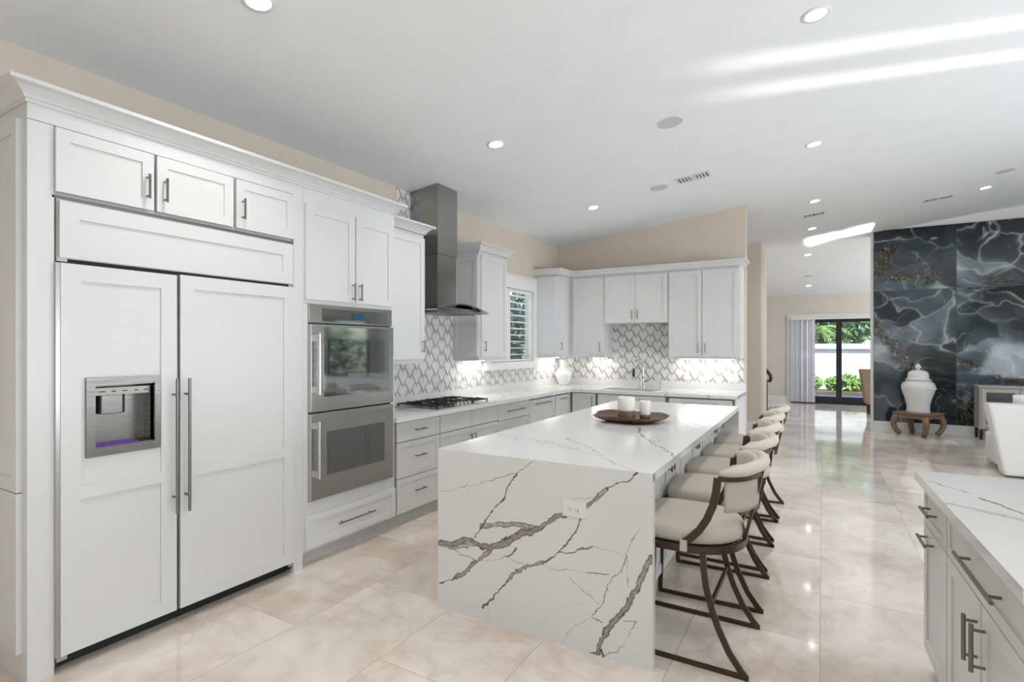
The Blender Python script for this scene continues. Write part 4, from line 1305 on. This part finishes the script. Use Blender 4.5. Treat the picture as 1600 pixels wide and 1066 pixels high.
for (x, y, r, zs_, zt_, lab) in ((-1.322, 4.03, .067, .082, .188, 'larger white pillar candle in a brown base on the wooden tray'), (-1.20, 4.12, .042, .048, .158, 'smaller white pillar candle in a brown base on the wooden tray')):
    z0 = .9205
    cd = thing('pillar_candle', lab, 'candle', (x, y, z0), 0, 'candles on the island tray')
    part('candle_base', MB().lathe((x, y, z0), [(r, 0), (r, zs_)], 28), 'traywood', cd)
    part('wax', MB().lathe((x, y, z0 + zs_), [(r * .99, 0), (r * .995, .01), (r * .995, zt_ - zs_ - .012), (r * .95, zt_ - zs_ - .003), (r * .85, zt_ - zs_), (r * .6, zt_ - zs_ - .006)], 28), 'candle', cd)
    part('wick', MB().cyl((x, y, z0 + zt_ - .01), (x, y, z0 + zt_ + .008), .0015, 6), 'black', cd)

# ================================================================== COUNTER STOOLS
def ring_pts(n, sx_, sy_, cx, p_front=4.5, p_rear=2.2):
    out = []
    for i in range(n):
        a = 2 * PI * i / n
        ca, sa = math.cos(a), math.sin(a)
        if ca >= 0: px_ = p_rear
        else: px_ = p_front
        x = cx + sx_ * math.copysign(abs(ca) ** (2 / px_), ca)
        y = sy_ * math.copysign(abs(sa) ** (2 / px_), sa)
        out.append((x, y))
    return out
def make_stool(label, grp):
    s = thing('counter_stool', label, 'stool', (0, 0, 0), 0, grp)
    cx = -.02
    rp = ring_pts(64, .262, .262, cx)
    mb = MB(); mb.bar([(x, y, .546) for x, y in rp], .016, .034, closed=True); part('seat_frame', mb, 'bronze', s)
    # cushion
    mb = MB(); n = 64; vs = []; fs = []
    layers = [(.93, .566), (.985, .572), (1.0, .590), (.995, .612), (.965, .630), (.90, .641), (.75, .648), (.5, .652), (.2, .654)]
    mb2 = MB(); mb2.smooth = True
    for sc_, z in layers:
        for x, y in ring_pts(n, .256 * sc_, .256 * sc_, cx):
            vs.append((x, y, z))
    for q in range(len(layers) - 1):
        for i in range(n):
            j = (i + 1) % n
            fs.append((q * n + i, q * n + j, (q + 1) * n + j, (q + 1) * n + i))
    fs.append(tuple(range(n))[::-1]); fs.append(tuple((len(layers) - 1) * n + i for i in range(n)))
    mb2.add(vs, fs); part('seat_cushion', mb2, 'fabric', s)
    mb = MB()
    mb.poly(ring_pts(48, .235, .235, cx), .552, .566); part('seat_base', mb, 'gap', s)
    for sg in (-1, 1):
        y = sg * .252
        mb = MB()
        leg = [(.088, y, .535), (.092, y, .46), (.102, y, .385), (.126, y, .29), (.155, y, .205), (.202, y, .105), (.252, y, .035), (.272, y, .012)]
        mb.bar(leg, .014, .028, sides=(0, 1, 0))
        mb.bar([(.285, y, .011), (-.30, y, .011)], .014, .020, sides=(0, 1, 0))
        mb.bar([(-.29, y, .018), (-.272, y, .535)], .014, .026, sides=(0, 1, 0))
        part('leg_frame', mb, 'bronze', s)
        mb = MB()
        for fx in (.27, -.285):
            mb.cyl((fx, y, 0), (fx, y, .004), .008, 8)
        part('glide', mb, 'gap', s)
        # arm : flat curved bar from the seat ring to the top rail
        ya = sg * .262
        arm = [(.005, ya, .575), (.035, ya, .600), (.075, ya, .645), (.108, ya, .70), (.134, ya, .765), (.148, ya, .83), (.155, ya * .985, .895)]
        mb = MB(); mb.bar(arm, .012, .034, sides=(0, 1, 0)); part('arm', mb, 'bronze', s)
        mb = MB(); mb.box(-.014, .020, ya - .012 if sg < 0 else ya - .010, ya + .010 if sg < 0 else ya + .012, .534, .588); part('strap', mb, 'strap', s, 'pale strap tying the arm to the seat', bevel=.003)
    for (x, z) in ((.122, .30), (-.281, .30)):
        mb = MB(); mb.bar([(x, -.246, z), (x, .246, z)], .014, .024, sides=(1, 0, 0)); part('stretcher', mb, 'bronze', s)
    mb = MB(); mb.bar([(.238, 0, .53), (.247, 0, .58), (.279, 0, .72), (.303, 0, .82), (.322, 0, .908)], .072, .014, sides=(0, 1, 0)); part('back_post', mb, 'bronze', s)
    ph = [math.radians(-90 + 180 * i / 24) for i in range(25)]
    arc = lambda p_, off=0, : (.155 + (.160 + off) * math.cos(p_), (.258 + off) * math.sin(p_))
    mb = MB(); mb.bar([(*arc(p_), .893) for p_ in ph], .014, .022); part('top_rail', mb, 'bronze', s)
    # upholstered back : curved panel inside the rail
    mb = MB(); mb.smooth = True
    ph2 = [math.radians(-80 + 160 * i / 28) for i in range(29)]
    sec = [(-.014, .735), (-.040, .737), (-.046, .76), (-.046, .88), (-.044, .925), (-.036, .945), (-.020, .955), (-.014, .94), (-.012, .90), (-.012, .76)]
    vs = []; m_ = len(sec)
    for p_ in ph2:
        e = min(1, (1 - abs(p_) / math.radians(80)) * 6)
        for o_, z in sec:
            zz = z if z < .9 else .905 + (z - .905) * (.45 + .55 * e)
            x, y = arc(p_, o_); vs.append((x, y, zz))
    fs = []
    for i in range(len(ph2) - 1):
        for j in range(m_):
            l = (j + 1) % m_
            fs.append((i * m_ + j, i * m_ + l, (i + 1) * m_ + l, (i + 1) * m_ + j))
    fs.append(tuple(range(m_))); fs.append(tuple((len(ph2) - 1) * m_ + j for j in range(m_))[::-1])
    mb.add(vs, fs); bk = part('back_cushion', mb, 'fabric', s)
    # padded roll along the top
    path = []; rad = []
    for i in range(33):
        p_ = math.radians(-88 + 176 * i / 32)
        x, y = arc(p_, .008); e = 1 - abs(p_) / math.radians(88)
        path.append((x, y, .918 + .022 * min(1, e * 1.6))); rad.append(.010 + .019 * min(1, e * 2.2) ** .7)
    mb = MB(); mb.tube(path, rad, 14); part('top_roll', mb, 'fabric', bk)
    return s
SG = 'counter stools along the island'
slabels = ['cream counter stool with curved bronze frame, nearest one, beside the waterfall end', 'cream and bronze counter stool, second from the near end of the island', 'cream and bronze counter stool, middle one of the five along the island',
           'cream and bronze counter stool, second from the far end of the island', 'cream and bronze counter stool, farthest one, next to the back wall end']
s0 = make_stool(slabels[0], SG)
for i, (x, y, rz) in enumerate(((-.570, 2.842, 0), (-.575, 3.532, .02), (-.597, 4.157, -.01), (-.607, 4.787, .01), (-.603, 5.42, -.015))):
    o = s0 if i == 0 else copy_tree(s0)
    o.location = (x, y, 0); o.rotation_euler = (0, 0, rz)
    o['label'] = slabels[i]

# ================================================================== RIGHT-HAND CABINET RUN
th = math.radians(1.8)
RO = (.376, 3.134)
RR = -PI / 2 + th
RM = Matrix.Translation((RO[0], RO[1], 0)) @ Matrix.Rotation(RR, 4, 'Z')
# local x runs towards the camera, local -y faces the kitchen
FR = lambda u, n_, z: tuple(RM @ Vector((u, .03 - n_, z)))
def rloc(x, y, z=0): return tuple(RM @ Vector((x, y, z)))
def base_r(label, u0, u1, fronts):
    t = thing('base_cabinet', label, 'cabinet', rloc((u0 + u1) / 2, .05), RR)
    mb = MB(); mb.mbox(FR, u0, u1, -.60, -.022, .10, .873); part('carcass', mb, 'cab', t)
    mb = MB(); mb.mbox(FR, u0, u1, -.60, -.09, 0, .10); part('toe_kick', mb, 'toe', t)
    for kind, a, b_, z0, z1, hs in fronts:
        d = part(kind, shaker(FR, a + .003, b_ - .003, z0, z1, -.021, .021, .055 if z1 - z0 > .2 else .04, .006), 'cab', t)
        for (u, z, ln, vert) in hs:
            part('handle', pull(FR, u, z, ln, vert, 0, .0065, .035), 'pull', d)
    return t
base_r('narrow white cabinet with two short bar handles at the end of the right-hand run', .03, .478, [('drawer', .035, .475, .690, .866, [(.238, .782, .165, 0)]), ('pull_out_door', .035, .475, .112, .684, [(.182, .640, .170, 0)])])
base_r('wide white cabinet with one long drawer bar and two vertical handles on the right', .480, 1.375, [('drawer', .482, 1.373, .690, .866, [(.965, .782, .42, 0)]), ('door', .482, .926, .112, .684, [(.885, .55, .15, 1)]), ('door', .930, 1.373, .112, .684, [(.972, .557, .15, 1)])])
def rt_f(A, B):
    V_ = [(26, .5, [(.60, 0.0), (.605, .027), (.63, .063), (.655, .098), (.69, .145), (.73, .19), (.80, .27), (.9, .36)]),
          (5, .7, [(.221, .007), (.224, .036), (.289, .051), (.324, .082), (.36, .105), (.398, .124)]),
          (10, .8, [(.452, .138), (.476, .146), (.513, .171), (.58, .194), (.632, .213), (.7, .26), (.75, .33)])]
    return dict(vein=vein_field(A, B, V_, .006, 21))
R3 = np.array(RM)[:3, :3]; RT = np.array(RM)[:3, 3]
rx_, ry_ = R3[:, 0], R3[:, 1]
o = grid_slab('worktop', RT + np.array((0, 0, .914)), rx_, ry_, np.array((0, 0, 1.)), 1.40, .64, .04, 240, 110, 'quartzv', rt_f)
tag(o, 'white veined quartz worktop on the right-hand cabinets', 'worktop')

# ================================================================== LIVING ROOM
jt = thing('low_stool_table', 'low carved wooden stand with curved legs carrying the ginger jar', 'stand', (1.40, 11.24, 0))
mb = MB(); cx, cy = 1.40, 11.24
def rot(x, y, a=math.radians(-35)):
    return (cx + x * math.cos(a) - y * math.sin(a), cy + x * math.sin(a) + y * math.cos(a))
hw = .265
mb.poly([rot(-hw, -hw), rot(hw, -hw), rot(hw, hw), rot(-hw, hw)], .365, .393); part('top', mb, 'stoolwood', jt, bevel=.006)
mb = MB()
a_ = .225
for s_ in range(4):
    c4 = [(-a_, -a_), (a_, -a_), (a_, a_), (-a_, a_)]
    p, q = c4[s_], c4[(s_ + 1) % 4]
    mb.bar([(*rot(*p), .325), (*rot((p[0] + q[0]) / 2, (p[1] + q[1]) / 2), .335), (*rot(*q), .325)], .04, .06)
part('apron', mb, 'stoolwood', jt)
for sx_, sy_ in ((-1, -1), (1, -1), (1, 1), (-1, 1)):
    pts = [(.20, .365), (.225, .31), (.245, .25), (.25, .18), (.235, .11), (.205, .055), (.185, .02)]
    mb = MB()
    mb.tube([(*rot(sx_ * o_, sy_ * o_), z) for o_, z in pts], [.048, .052, .050, .046, .042, .042, .038], 10)
    part('leg', mb, 'stoolwood', jt)
gj = thing('ginger_jar', 'tall white ceramic ginger jar with a domed lid on the wooden stand', 'jar', (1.40, 11.24, .393))
jc = (1.40, 11.24, .393)
part('body', MB().lathe(jc, [(.165, 0), (.168, .01), (.160, .06), (.165, .14), (.190, .24), (.222, .34), (.238, .41), (.236, .45), (.215, .495), (.175, .525), (.160, .535), (.160, .555)], 40), 'ceramic', gj)
lid = part('lid', MB().lathe(jc, [(.178, .548), (.182, .556), (.168, .566), (.150, .575), (.148, .62), (.142, .66), (.120, .690), (.08, .708), (.03, .716)], 40), 'ceramic', gj)
part('finial', MB().lathe(jc, [(.022, .712), (.020, .722), (.034, .740), (.044, .760), (.040, .782), (.018, .810), (.002, .825)], 20), 'ceramic', lid)
mb = MB()
for k in range(3):
    a = math.radians(-65 + 22 * k)
    x, y = jc[0] + .225 * math.cos(a), jc[1] + .225 * math.sin(a)
    mb.tube([(jc[0] + .17 * math.cos(a), jc[1] + .17 * math.sin(a), jc[2] + .54), (x, y, jc[2] + .47), (x + .01, y - .005, jc[2] + .42)], .006, 6)
    mb.lathe((x + .01, y - .01, jc[2] + .385), [(.002, 0), (.016, .012), (.018, .03), (.004, .045)], 10)
part('tassel', mb, 'ceramic', gj)

cb = thing('sideboard', 'greige sideboard with mirrored doors and black legs against the dark stone wall', 'sideboard', (2.9, 11.36, 0))
mb = MB(); mb.box(2.19, 3.6, 11.22, 11.58, .17, .845); part('body', mb, 'console', cb, bevel=.004)
mb = MB(); mb.box(2.17, 3.62, 11.19, 11.595, .845, .87); part('top', mb, 'console', cb, bevel=.004)
for k in range(3):
    a = 2.22 + k * .46
    mp = FB(11.22)
    d = part('door', shaker(mp, a, a + .45, .20, .825, .0, .02, .05), 'console', cb)
    mb = MB(); mb.mbox(mp, a + .055, a + .395, .013, .015, .26, .765); part('door_mirror', mb, 'greyglass', d, 'mirrored door inset')
for x in (2.215, 2.6, 3.57):
    for y in (11.24, 11.55):
        mb = MB(); mb.box(x - .018, x + .018, y - .018, y + .018, 0, .17); part('leg', mb, 'black', cb)

so = thing('sofa', 'white slip-covered sofa with its back towards the kitchen', 'sofa', (2.7, 8.55, 0))
def slant(x0, x1, y0, y1, z0, z1, dxl, dy):
    return [(x0, y0, z0), (x1, y0, z0), (x1, y1, z0), (x0, y1, z0), (x0 - dxl, y0 - dy, z1), (x1 + dxl, y0 - dy, z1), (x1 + dxl, y1, z1), (x0 - dxl, y1, z1)]
mb = MB(); mb.hexa(slant(1.80, 3.9, 8.13, 8.33, .015, .84, .15, .05)); part('back', mb, 'sofa', so, bevel=.03)
mb = MB(); mb.box(1.82, 3.88, 8.30, 9.05, .06, .42); part('seat', mb, 'sofa', so, bevel=.03)
for x0, x1 in ((1.84, 2.02), (3.72, 3.9)):
    mb = MB(); mb.hexa(slant(x0 + .05, x1, 8.27, 9.05, .02, .64, .05, .02)); part('arm', mb, 'sofa', so, bevel=.04)
def pillow(x, y, z, w_, h_, t_, ry=0.):
    mb = MB(); mb.smooth = True; n = 14; vs = []; fs = []
    for s_ in (-1, 1):
        for i in range(n + 1):
            for j in range(n + 1):
                a, b_ = -1 + 2 * i / n, -1 + 2 * j / n
                e = max(0, (1 - abs(a) ** 3) * (1 - abs(b_) ** 3)) ** .5
                vs.append((x + a * w_ / 2, y + s_ * t_ / 2 * e + .0, z + b_ * h_ / 2 * (1 - .06 * (1 - abs(a)) * 0)))
    m_ = (n + 1) ** 2
    for s_ in (0, 1):
        for i in range(n):
            for j in range(n):
                q = s_ * m_ + i * (n + 1) + j
                f_ = (q, q + n + 1, q + n + 2, q + 1)
                fs.append(f_ if s_ else f_[::-1])
    return mb.add(vs, fs)
tag(part('cushion', pillow(2.26, 8.44, .70, .62, .46, .20), 'sofa', recalc=False), 'white cushion showing above the sofa back at its left end', 'cushion')
tag(part('cushion', pillow(2.92, 8.45, .69, .60, .44, .20), 'sofa', recalc=False), 'white cushion in the middle of the white sofa', 'cushion')
for x in (1.86, 3.84):
    mb = MB(); mb.cyl((x, 8.2, 0), (x, 8.2, .03), .025, 10); part('foot', mb, 'black', so)

# dining chair half hidden by the stone wall
ch = thing('dining_chair', 'tan upholstered high-back chair on a metal caster near the patio door', 'chair', (1.0, 13.9, 0))
mb = MB(); mb.hexa([(.76, 13.60, .30), (.86, 13.58, .30), (.95, 14.15, .30), (.84, 14.2, .30), (.66, 13.45, 1.03), (.74, 13.43, 1.03), (.88, 14.05, 1.0), (.76, 14.15, 1.0)])
part('wing', mb, 'tan', ch, bevel=.02)
mb = MB(); mb.hexa([(.80, 13.50, .28), (1.40, 13.50, .28), (1.40, 13.62, .28), (.80, 13.62, .28), (.68, 13.36, 1.03), (1.48, 13.36, 1.03), (1.48, 13.46, 1.03), (.68, 13.46, 1.03)])
part('backrest', mb, 'tan', ch, bevel=.02)
mb = MB(); mb.box(.82, 1.40, 13.6, 14.15, .26, .48); part('seat', mb, 'tan', ch, bevel=.03)
for x, y in ((.87, 13.58), (1.34, 13.58), (.87, 14.1), (1.34, 14.1)):
    mb = MB(); mb.cyl((x, y, .05), (x, y, .28), .022, 12, .03); lg = part('leg', mb, 'railwood', ch)
    mb = MB(); mb.cyl((x - .03, y, .03), (x + .03, y, .03), .03, 14); part('caster', mb, 'silk', lg)
# stair rail at the hall
sr = thing('stair_rail', 'dark wooden handrail end with a grey newel post in the hall', 'railing', (-1.06, 12.5, 0))
mb = MB(); mb.tube([(-1.30, 12.5, 1.18), (-1.12, 12.5, 1.08), (-1.02, 12.5, .99), (-.955, 12.5, .90), (-.94, 12.5, .82), (-.965, 12.5, .77), (-1.0, 12.5, .78)], [.03, .032, .034, .036, .036, .034, .03], 12); part('handrail', mb, 'railwood', sr)
mb = MB(); mb.box(-1.045, -1.005, 12.48, 12.52, 0, .80); part('newel_post', mb, 'pull', sr)
for k in range(3):
    mb = MB(); mb.box(-1.30 + k * .09, -1.285 + k * .09, 12.492, 12.507, 0, 1.10 - k * .03); part('baluster', mb, 'pull', sr)

# ------------------------------------------------------------------ patio door
dr_ = thing('patio_door', 'black-framed sliding glass patio door at the far end', 'door', (.9, FY + .07, 0))
panels = [(dx0, .385), (.36, 1.50), (1.48, dx1)]
mb = MB(); mb.box(dx0, dx1, FY + .0, FY + .13, 0, .03); mb.box(dx0, dx1, FY, FY + .13, dz1 - .03, dz1); mb.box(dx0, dx0 + .03, FY, FY + .13, 0, dz1); mb.box(dx1 - .03, dx1, FY, FY + .13, 0, dz1); part('frame', mb, 'doorframe', dr_)
for i, (a, b_) in enumerate(panels):
    y0 = FY + .03 + .035 * (i % 2)
    mb = MB(); st = .075
    mb.box(a + .03 * (i == 0), a + st, y0, y0 + .035, .03, dz1 - .03); mb.box(b_ - st, b_ - .03 * (i == 2), y0, y0 + .035, .03, dz1 - .03)
    mb.box(a + st, b_ - st, y0, y0 + .035, .03, .19); mb.box(a + st, b_ - st, y0, y0 + .035, dz1 - .13, dz1 - .03)
    sp = part('door_panel', mb, 'doorframe', dr_)
    mb = MB(); mb.box(a + st, b_ - st, y0 + .015, y0 + .02, .19, dz1 - .13); part('pane', mb, 'glass', sp)
bl = thing('vertical_blind', 'pale vertical blind stacked at the left side of the patio door', 'blind', (-.46, FY - .06, 0))
mb = MB(); mb.box(dx0 + .01, dx1, FY - .09, FY - .03, dz1 - .05, dz1 - .0); part('headrail', mb, 'trim', bl)
for k in range(9):
    x = -.705 + k * .062; a = math.radians(8 if k not in (4, 6) else 38)
    dxv, dyv = .040 * math.cos(a), .040 * math.sin(a); t_ = .002; yb = FY - .06 + .004 * (k % 2)
    mb = MB()
    mb.hexa([(x - dxv, yb - dyv, .03), (x + dxv, yb + dyv, .03), (x + dxv, yb + dyv + t_, .03), (x - dxv, yb - dyv + t_, .03),
             (x - dxv, yb - dyv, dz1 - .05), (x + dxv, yb + dyv, dz1 - .05), (x + dxv, yb + dyv + t_, dz1 - .05), (x - dxv, yb - dyv + t_, dz1 - .05)])
    part('vane', mb, 'blind', bl)

# ------------------------------------------------------------------ patio
mb = leaf_blob('h', (8.2, 11.0, 1.2), 1.3, 2200, 'leaf', 14, .3, (.6, 2.2, 1.2)); mb.cyl((8.2, 11, 0), (8.2, 11, 1), .06, 6)
tag(part('hedge', mb, 'leaf', recalc=False), 'green hedge outside the black-framed living room window', 'hedge')
mb = MB(); mb.box(-12, 14, 16.35, 30, -.15, -.03); struct('ground', mb, 'paver', 'patio paving outside the glass door')
mb = MB(); mb.box(-12, -3.9, -4, 16.35, -.15, -.03); struct('ground', mb, 'paver', 'side yard paving')
mb = MB(); mb.box(-4, 9, 18.2, 19.0, -.03, .02); tag(part('pool', mb, 'pool'), 'strip of blue pool water outside the patio door', 'pool')
mb = MB(); mb.box(-4, 9, 19.3, 20.4, -.03, .10); tag(part('planting_bed', mb, 'soil'), 'raised planting bed below the white garden wall', 'planting bed')
mb = MB(); mb.box(-8, 12, 20.5, 20.75, -.03, 1.56); mb.box(-8, 12, 20.44, 20.8, 1.43, 1.60)
tag(part('garden_wall', mb, 'stucco'), 'sunlit white garden wall seen through the patio door', 'wall')
for i, (x, r) in enumerate(((-.25, .26), (.30, .24), (.75, .36), (1.35, .34), (2.1, .35))):
    mb = leaf_blob('s', (x, 19.9, .32), r, 420, 'palm', 30 + i, .16, (1, 1, .9))
    mb.cyl((x, 19.9, .1), (x, 19.9, .3), .03, 6)
    tag(part('shrub', mb, 'palm', recalc=False), 'low green shrub at the foot of the garden wall, number %s from the blind' % ['one', 'two', 'three', 'four', 'five'][i] if False else ['low green shrub just right of the blind below the garden wall', 'low green shrub left of the black door post', 'rounded green shrub right of the black door post', 'rounded green shrub behind the tan chair', 'rounded green shrub hidden past the tan chair'][i], 'shrub', 'shrubs along the garden wall')
for i, (x, y, h_, r) in enumerate(((-2.6, 23.0, 2.4, 1.4), (.5, 23.0, 2.6, 1.5), (3.6, 23.2, 2.5, 1.5), (6.8, 23.4, 2.7, 1.5), (-.9, 27.0, 3.2, 1.9))):
    mb = leaf_blob('t', (x, y, h_), r, 1500, 'leaf', 60 + i, .34, (1, .8, .85))
    tw = thing('tree', ['dark green tree at the left behind the garden wall', 'bushy green tree centred behind the garden wall', 'bushy green tree right of centre behind the garden wall', 'bushy tree at the far right behind the garden wall', 'tall green tree rising behind the others'][i], 'tree', (x, y, 0), 0, 'trees behind the garden wall')
    part('crown', mb, 'leaf', tw, recalc=False)
    part('trunk', MB().cyl((x, y, 0), (x, y, h_), .1, 8), 'railwood', tw)
pm = thing('palm', 'bright yellow-green palm leaning over the garden wall', 'palm', (-.25, 21.3, 0))
part('trunk', MB().cyl((-.25, 21.3, 0), (-.2, 21.3, 2.1), .07, 10), 'stoolwood', pm)
mb = MB(); rng = random.Random(5)
for k in range(16):
    az = 2 * PI * k / 16 + rng.uniform(-.15, .15); el = rng.uniform(.1, 1.1); Lg = rng.uniform(.8, 1.15)
    pts = []
    for i in range(9):
        t_ = i / 8; r = Lg * t_
        pts.append(Vector((-.2 + math.cos(az) * r, 21.3 + math.sin(az) * r, 2.1 + r * math.sin(el) * .9 - 1.0 * (t_ ** 2) * .9)))
    for i in range(1, 9):
        d = (pts[i] - pts[i - 1]).normalized(); sd_ = d.cross(Vector((0, 0, 1))).normalized()
        for s_ in (-1, 1):
            for q in (0, .5):
                b0 = pts[i - 1].lerp(pts[i], q)
                tip = b0 + sd_ * s_ * .24 * (1 - .06 * i) + d * .14 - Vector((0, 0, .10))
                mb.add([b0, b0 + d * .035, tip], [(0, 1, 2)])
part('fronds', mb, 'palm', pm, recalc=False)

# ================================================================== CEILING FIXTURES
def cn(x, y):
    # ceiling height and downward normal at a point
    if y <= 11.62:
        z = cz(x) if x <= 3.2 else zr - .113 * (x - 3.2)
        return z, Vector((.113, 0, -1)).normalized()
    z1_ = cz(x); t_ = (y - 11.62) / (16.3 - 11.62)
    z = z1_ * (1 - t_) + 2.87 * t_
    return z, Vector((.113 * (1 - t_), (2.87 - z1_) / 4.68, -1)).normalized()
def on_ceiling(x, y):
    z, n_ = cn(x, y)
    R_ = Vector((0, 0, -1)).rotation_difference(n_).to_matrix().to_4x4()
    return Matrix.Translation((x, y, z)) @ R_
spots = [(-2.405, 1.634), (-2.376, 3.799), (-2.419, 6.109), (-.033, 3.633), (-.07, 5.937), (-.09, 8.249), (-.147, 10.112), (1.944, 9.625), (-.256, 12.3), (-.30, 15.1), (-.03, 1.35), (-2.40, -.6), (2.2, 1.3), (2.2, 3.6), (2.2, 5.9)]
slab_ = ['recessed ceiling light above the refrigerator', 'recessed ceiling light above the cooktop side of the aisle', 'recessed ceiling light in front of the sink wall corner', 'recessed ceiling light above the near end of the island stools', 'recessed ceiling light above the far end of the island stools',
         'recessed ceiling light on the sloped ceiling just before the square vent', 'recessed ceiling light just beyond the square vent', 'recessed ceiling light above the dark stone wall', 'recessed ceiling light where the ceiling starts to fall to the patio door', 'recessed ceiling light nearest the patio door',
         'recessed ceiling light above the camera side of the floor aisle', 'recessed ceiling light behind the refrigerator end', 'recessed ceiling light over the right-hand cabinets', 'recessed ceiling light right of the island', 'recessed ceiling light before the living room']
rl0 = None
for (x, y), lb in zip(spots, slab_):
    if rl0 is None:
        r0 = thing('recessed_light', lb, 'ceiling light', (0, 0, 0), 0, 'recessed lights in the ceiling')
        mb = MB(); mb.lathe((0, 0, -.006), [(.058, .0), (.078, 0), (.080, .003), (.078, .006)], 32, caps=False); part('trim_ring', mb, 'trim', r0, recalc=False)
        mb = MB(); mb.lathe((0, 0, -.005), [(.0005, 0), (.060, 0)], 32, caps=False); part('lens', mb, 'led', r0, recalc=False)
        rl0 = r0; o = r0
    else:
        o = copy_tree(rl0); o['label'] = lb
    o.matrix_world = on_ceiling(x, y)
    z, n_ = cn(x, y)
    lamp('spot_lamp', 'SPOT', (x, y, z - .03), 34 if y < 11 else 16, (1, .975, .945), (x, y, 0), spot_size=math.radians(130), spot_blend=.9, shadow_soft_size=.06)
def speaker(x, y, lb, r=.105):
    o = thing('ceiling_speaker', lb, 'speaker', (0, 0, 0), 0, 'round speakers in the ceiling')
    part('rim', MB().lathe((0, 0, -.004), [(r - .006, .0), (r, 0), (r + .001, .004)], 36, caps=False), 'trim', o, recalc=False)
    part('grille', MB().lathe((0, 0, -.003), [(.0005, 0), (r - .005, 0)], 36, caps=False), 'grille', o, recalc=False)
    o.matrix_world = on_ceiling(x, y)
speaker(-1.087, 4.449, 'round white speaker in the ceiling above the middle of the island')
speaker(-1.591, 6.017, 'round speaker in the ceiling beside the rectangular vent')
speaker(1.978, 8.855, 'round speaker in the ceiling at the upper right')
speaker(-.29, 14.1, 'round speaker in the ceiling before the patio door', .09)
def vent(x, y, w_, h_, ang, lb, n_slat=3):
    o = thing('ceiling_vent', lb, 'air vent', (0, 0, 0), 0, 'air vents in the ceiling')
    mb = MB(); fr = .026
    mb.box(-w_ / 2, w_ / 2, -h_ / 2, -h_ / 2 + fr, -.008, 0); mb.box(-w_ / 2, w_ / 2, h_ / 2 - fr, h_ / 2, -.008, 0)
    mb.box(-w_ / 2, -w_ / 2 + fr, -h_ / 2 + fr, h_ / 2 - fr, -.008, 0); mb.box(w_ / 2 - fr, w_ / 2, -h_ / 2 + fr, h_ / 2 - fr, -.008, 0)
    part('frame', mb, 'whitemetal', o)
    mb = MB(); mb.box(-w_ / 2 + fr, w_ / 2 - fr, -h_ / 2 + fr, h_ / 2 - fr, -.002, -.0005); part('slot_shade', mb, 'slotgrey', o)  # dark sheet painted as the shade between the slats
    mb = MB(); a = -w_ / 2 + fr; b_ = w_ / 2 - fr; L_ = b_ - a
    for k in range(3):
        for x0 in (a + .022 + k * .034, b_ - .022 - k * .034 - .016):
            mb.box(x0, x0 + .016, -h_ / 2 + fr, h_ / 2 - fr, -.008, -.001)
    for k in range(8):
        y0 = -h_ / 2 + fr + (h_ - 2 * fr) * (k + .2) / 8
        mb.box(a + .122, b_ - .122, y0, y0 + .013, -.008, -.001)
    part('slats', mb, 'whitemetal', o)
    z, nn = cn(x, y)
    o.matrix_world = on_ceiling(x, y) @ Matrix.Rotation(ang, 4, 'Z')
vent(-1.212, 5.974, .36, .20, 0, 'rectangular white air vent in the ceiling above the island')
vent(-.107, 9.072, .30, .20, 0, 'white air vent between two recessed ceiling lights')
vent(1.443, 9.719, .34, .20, 0, 'white air vent in the ceiling near the dark stone wall')

# under-cabinet lamps
for (x, y, sx_, sy_, e) in ((XW + .12, 5.2, .05, .4, 3.0), (XW + .12, 7.2, .05, .5, 3.0), (-2.88, YB - .12, .25, .05, 2.2), (-1.36, YB - .12, .75, .05, 4.5)):
    lamp('strip_lamp', 'AREA', (x, y, 1.325), e * .33, (1, .96, .9), (x, y, 0), shape='RECTANGLE', size=sx_, size_y=sy_)
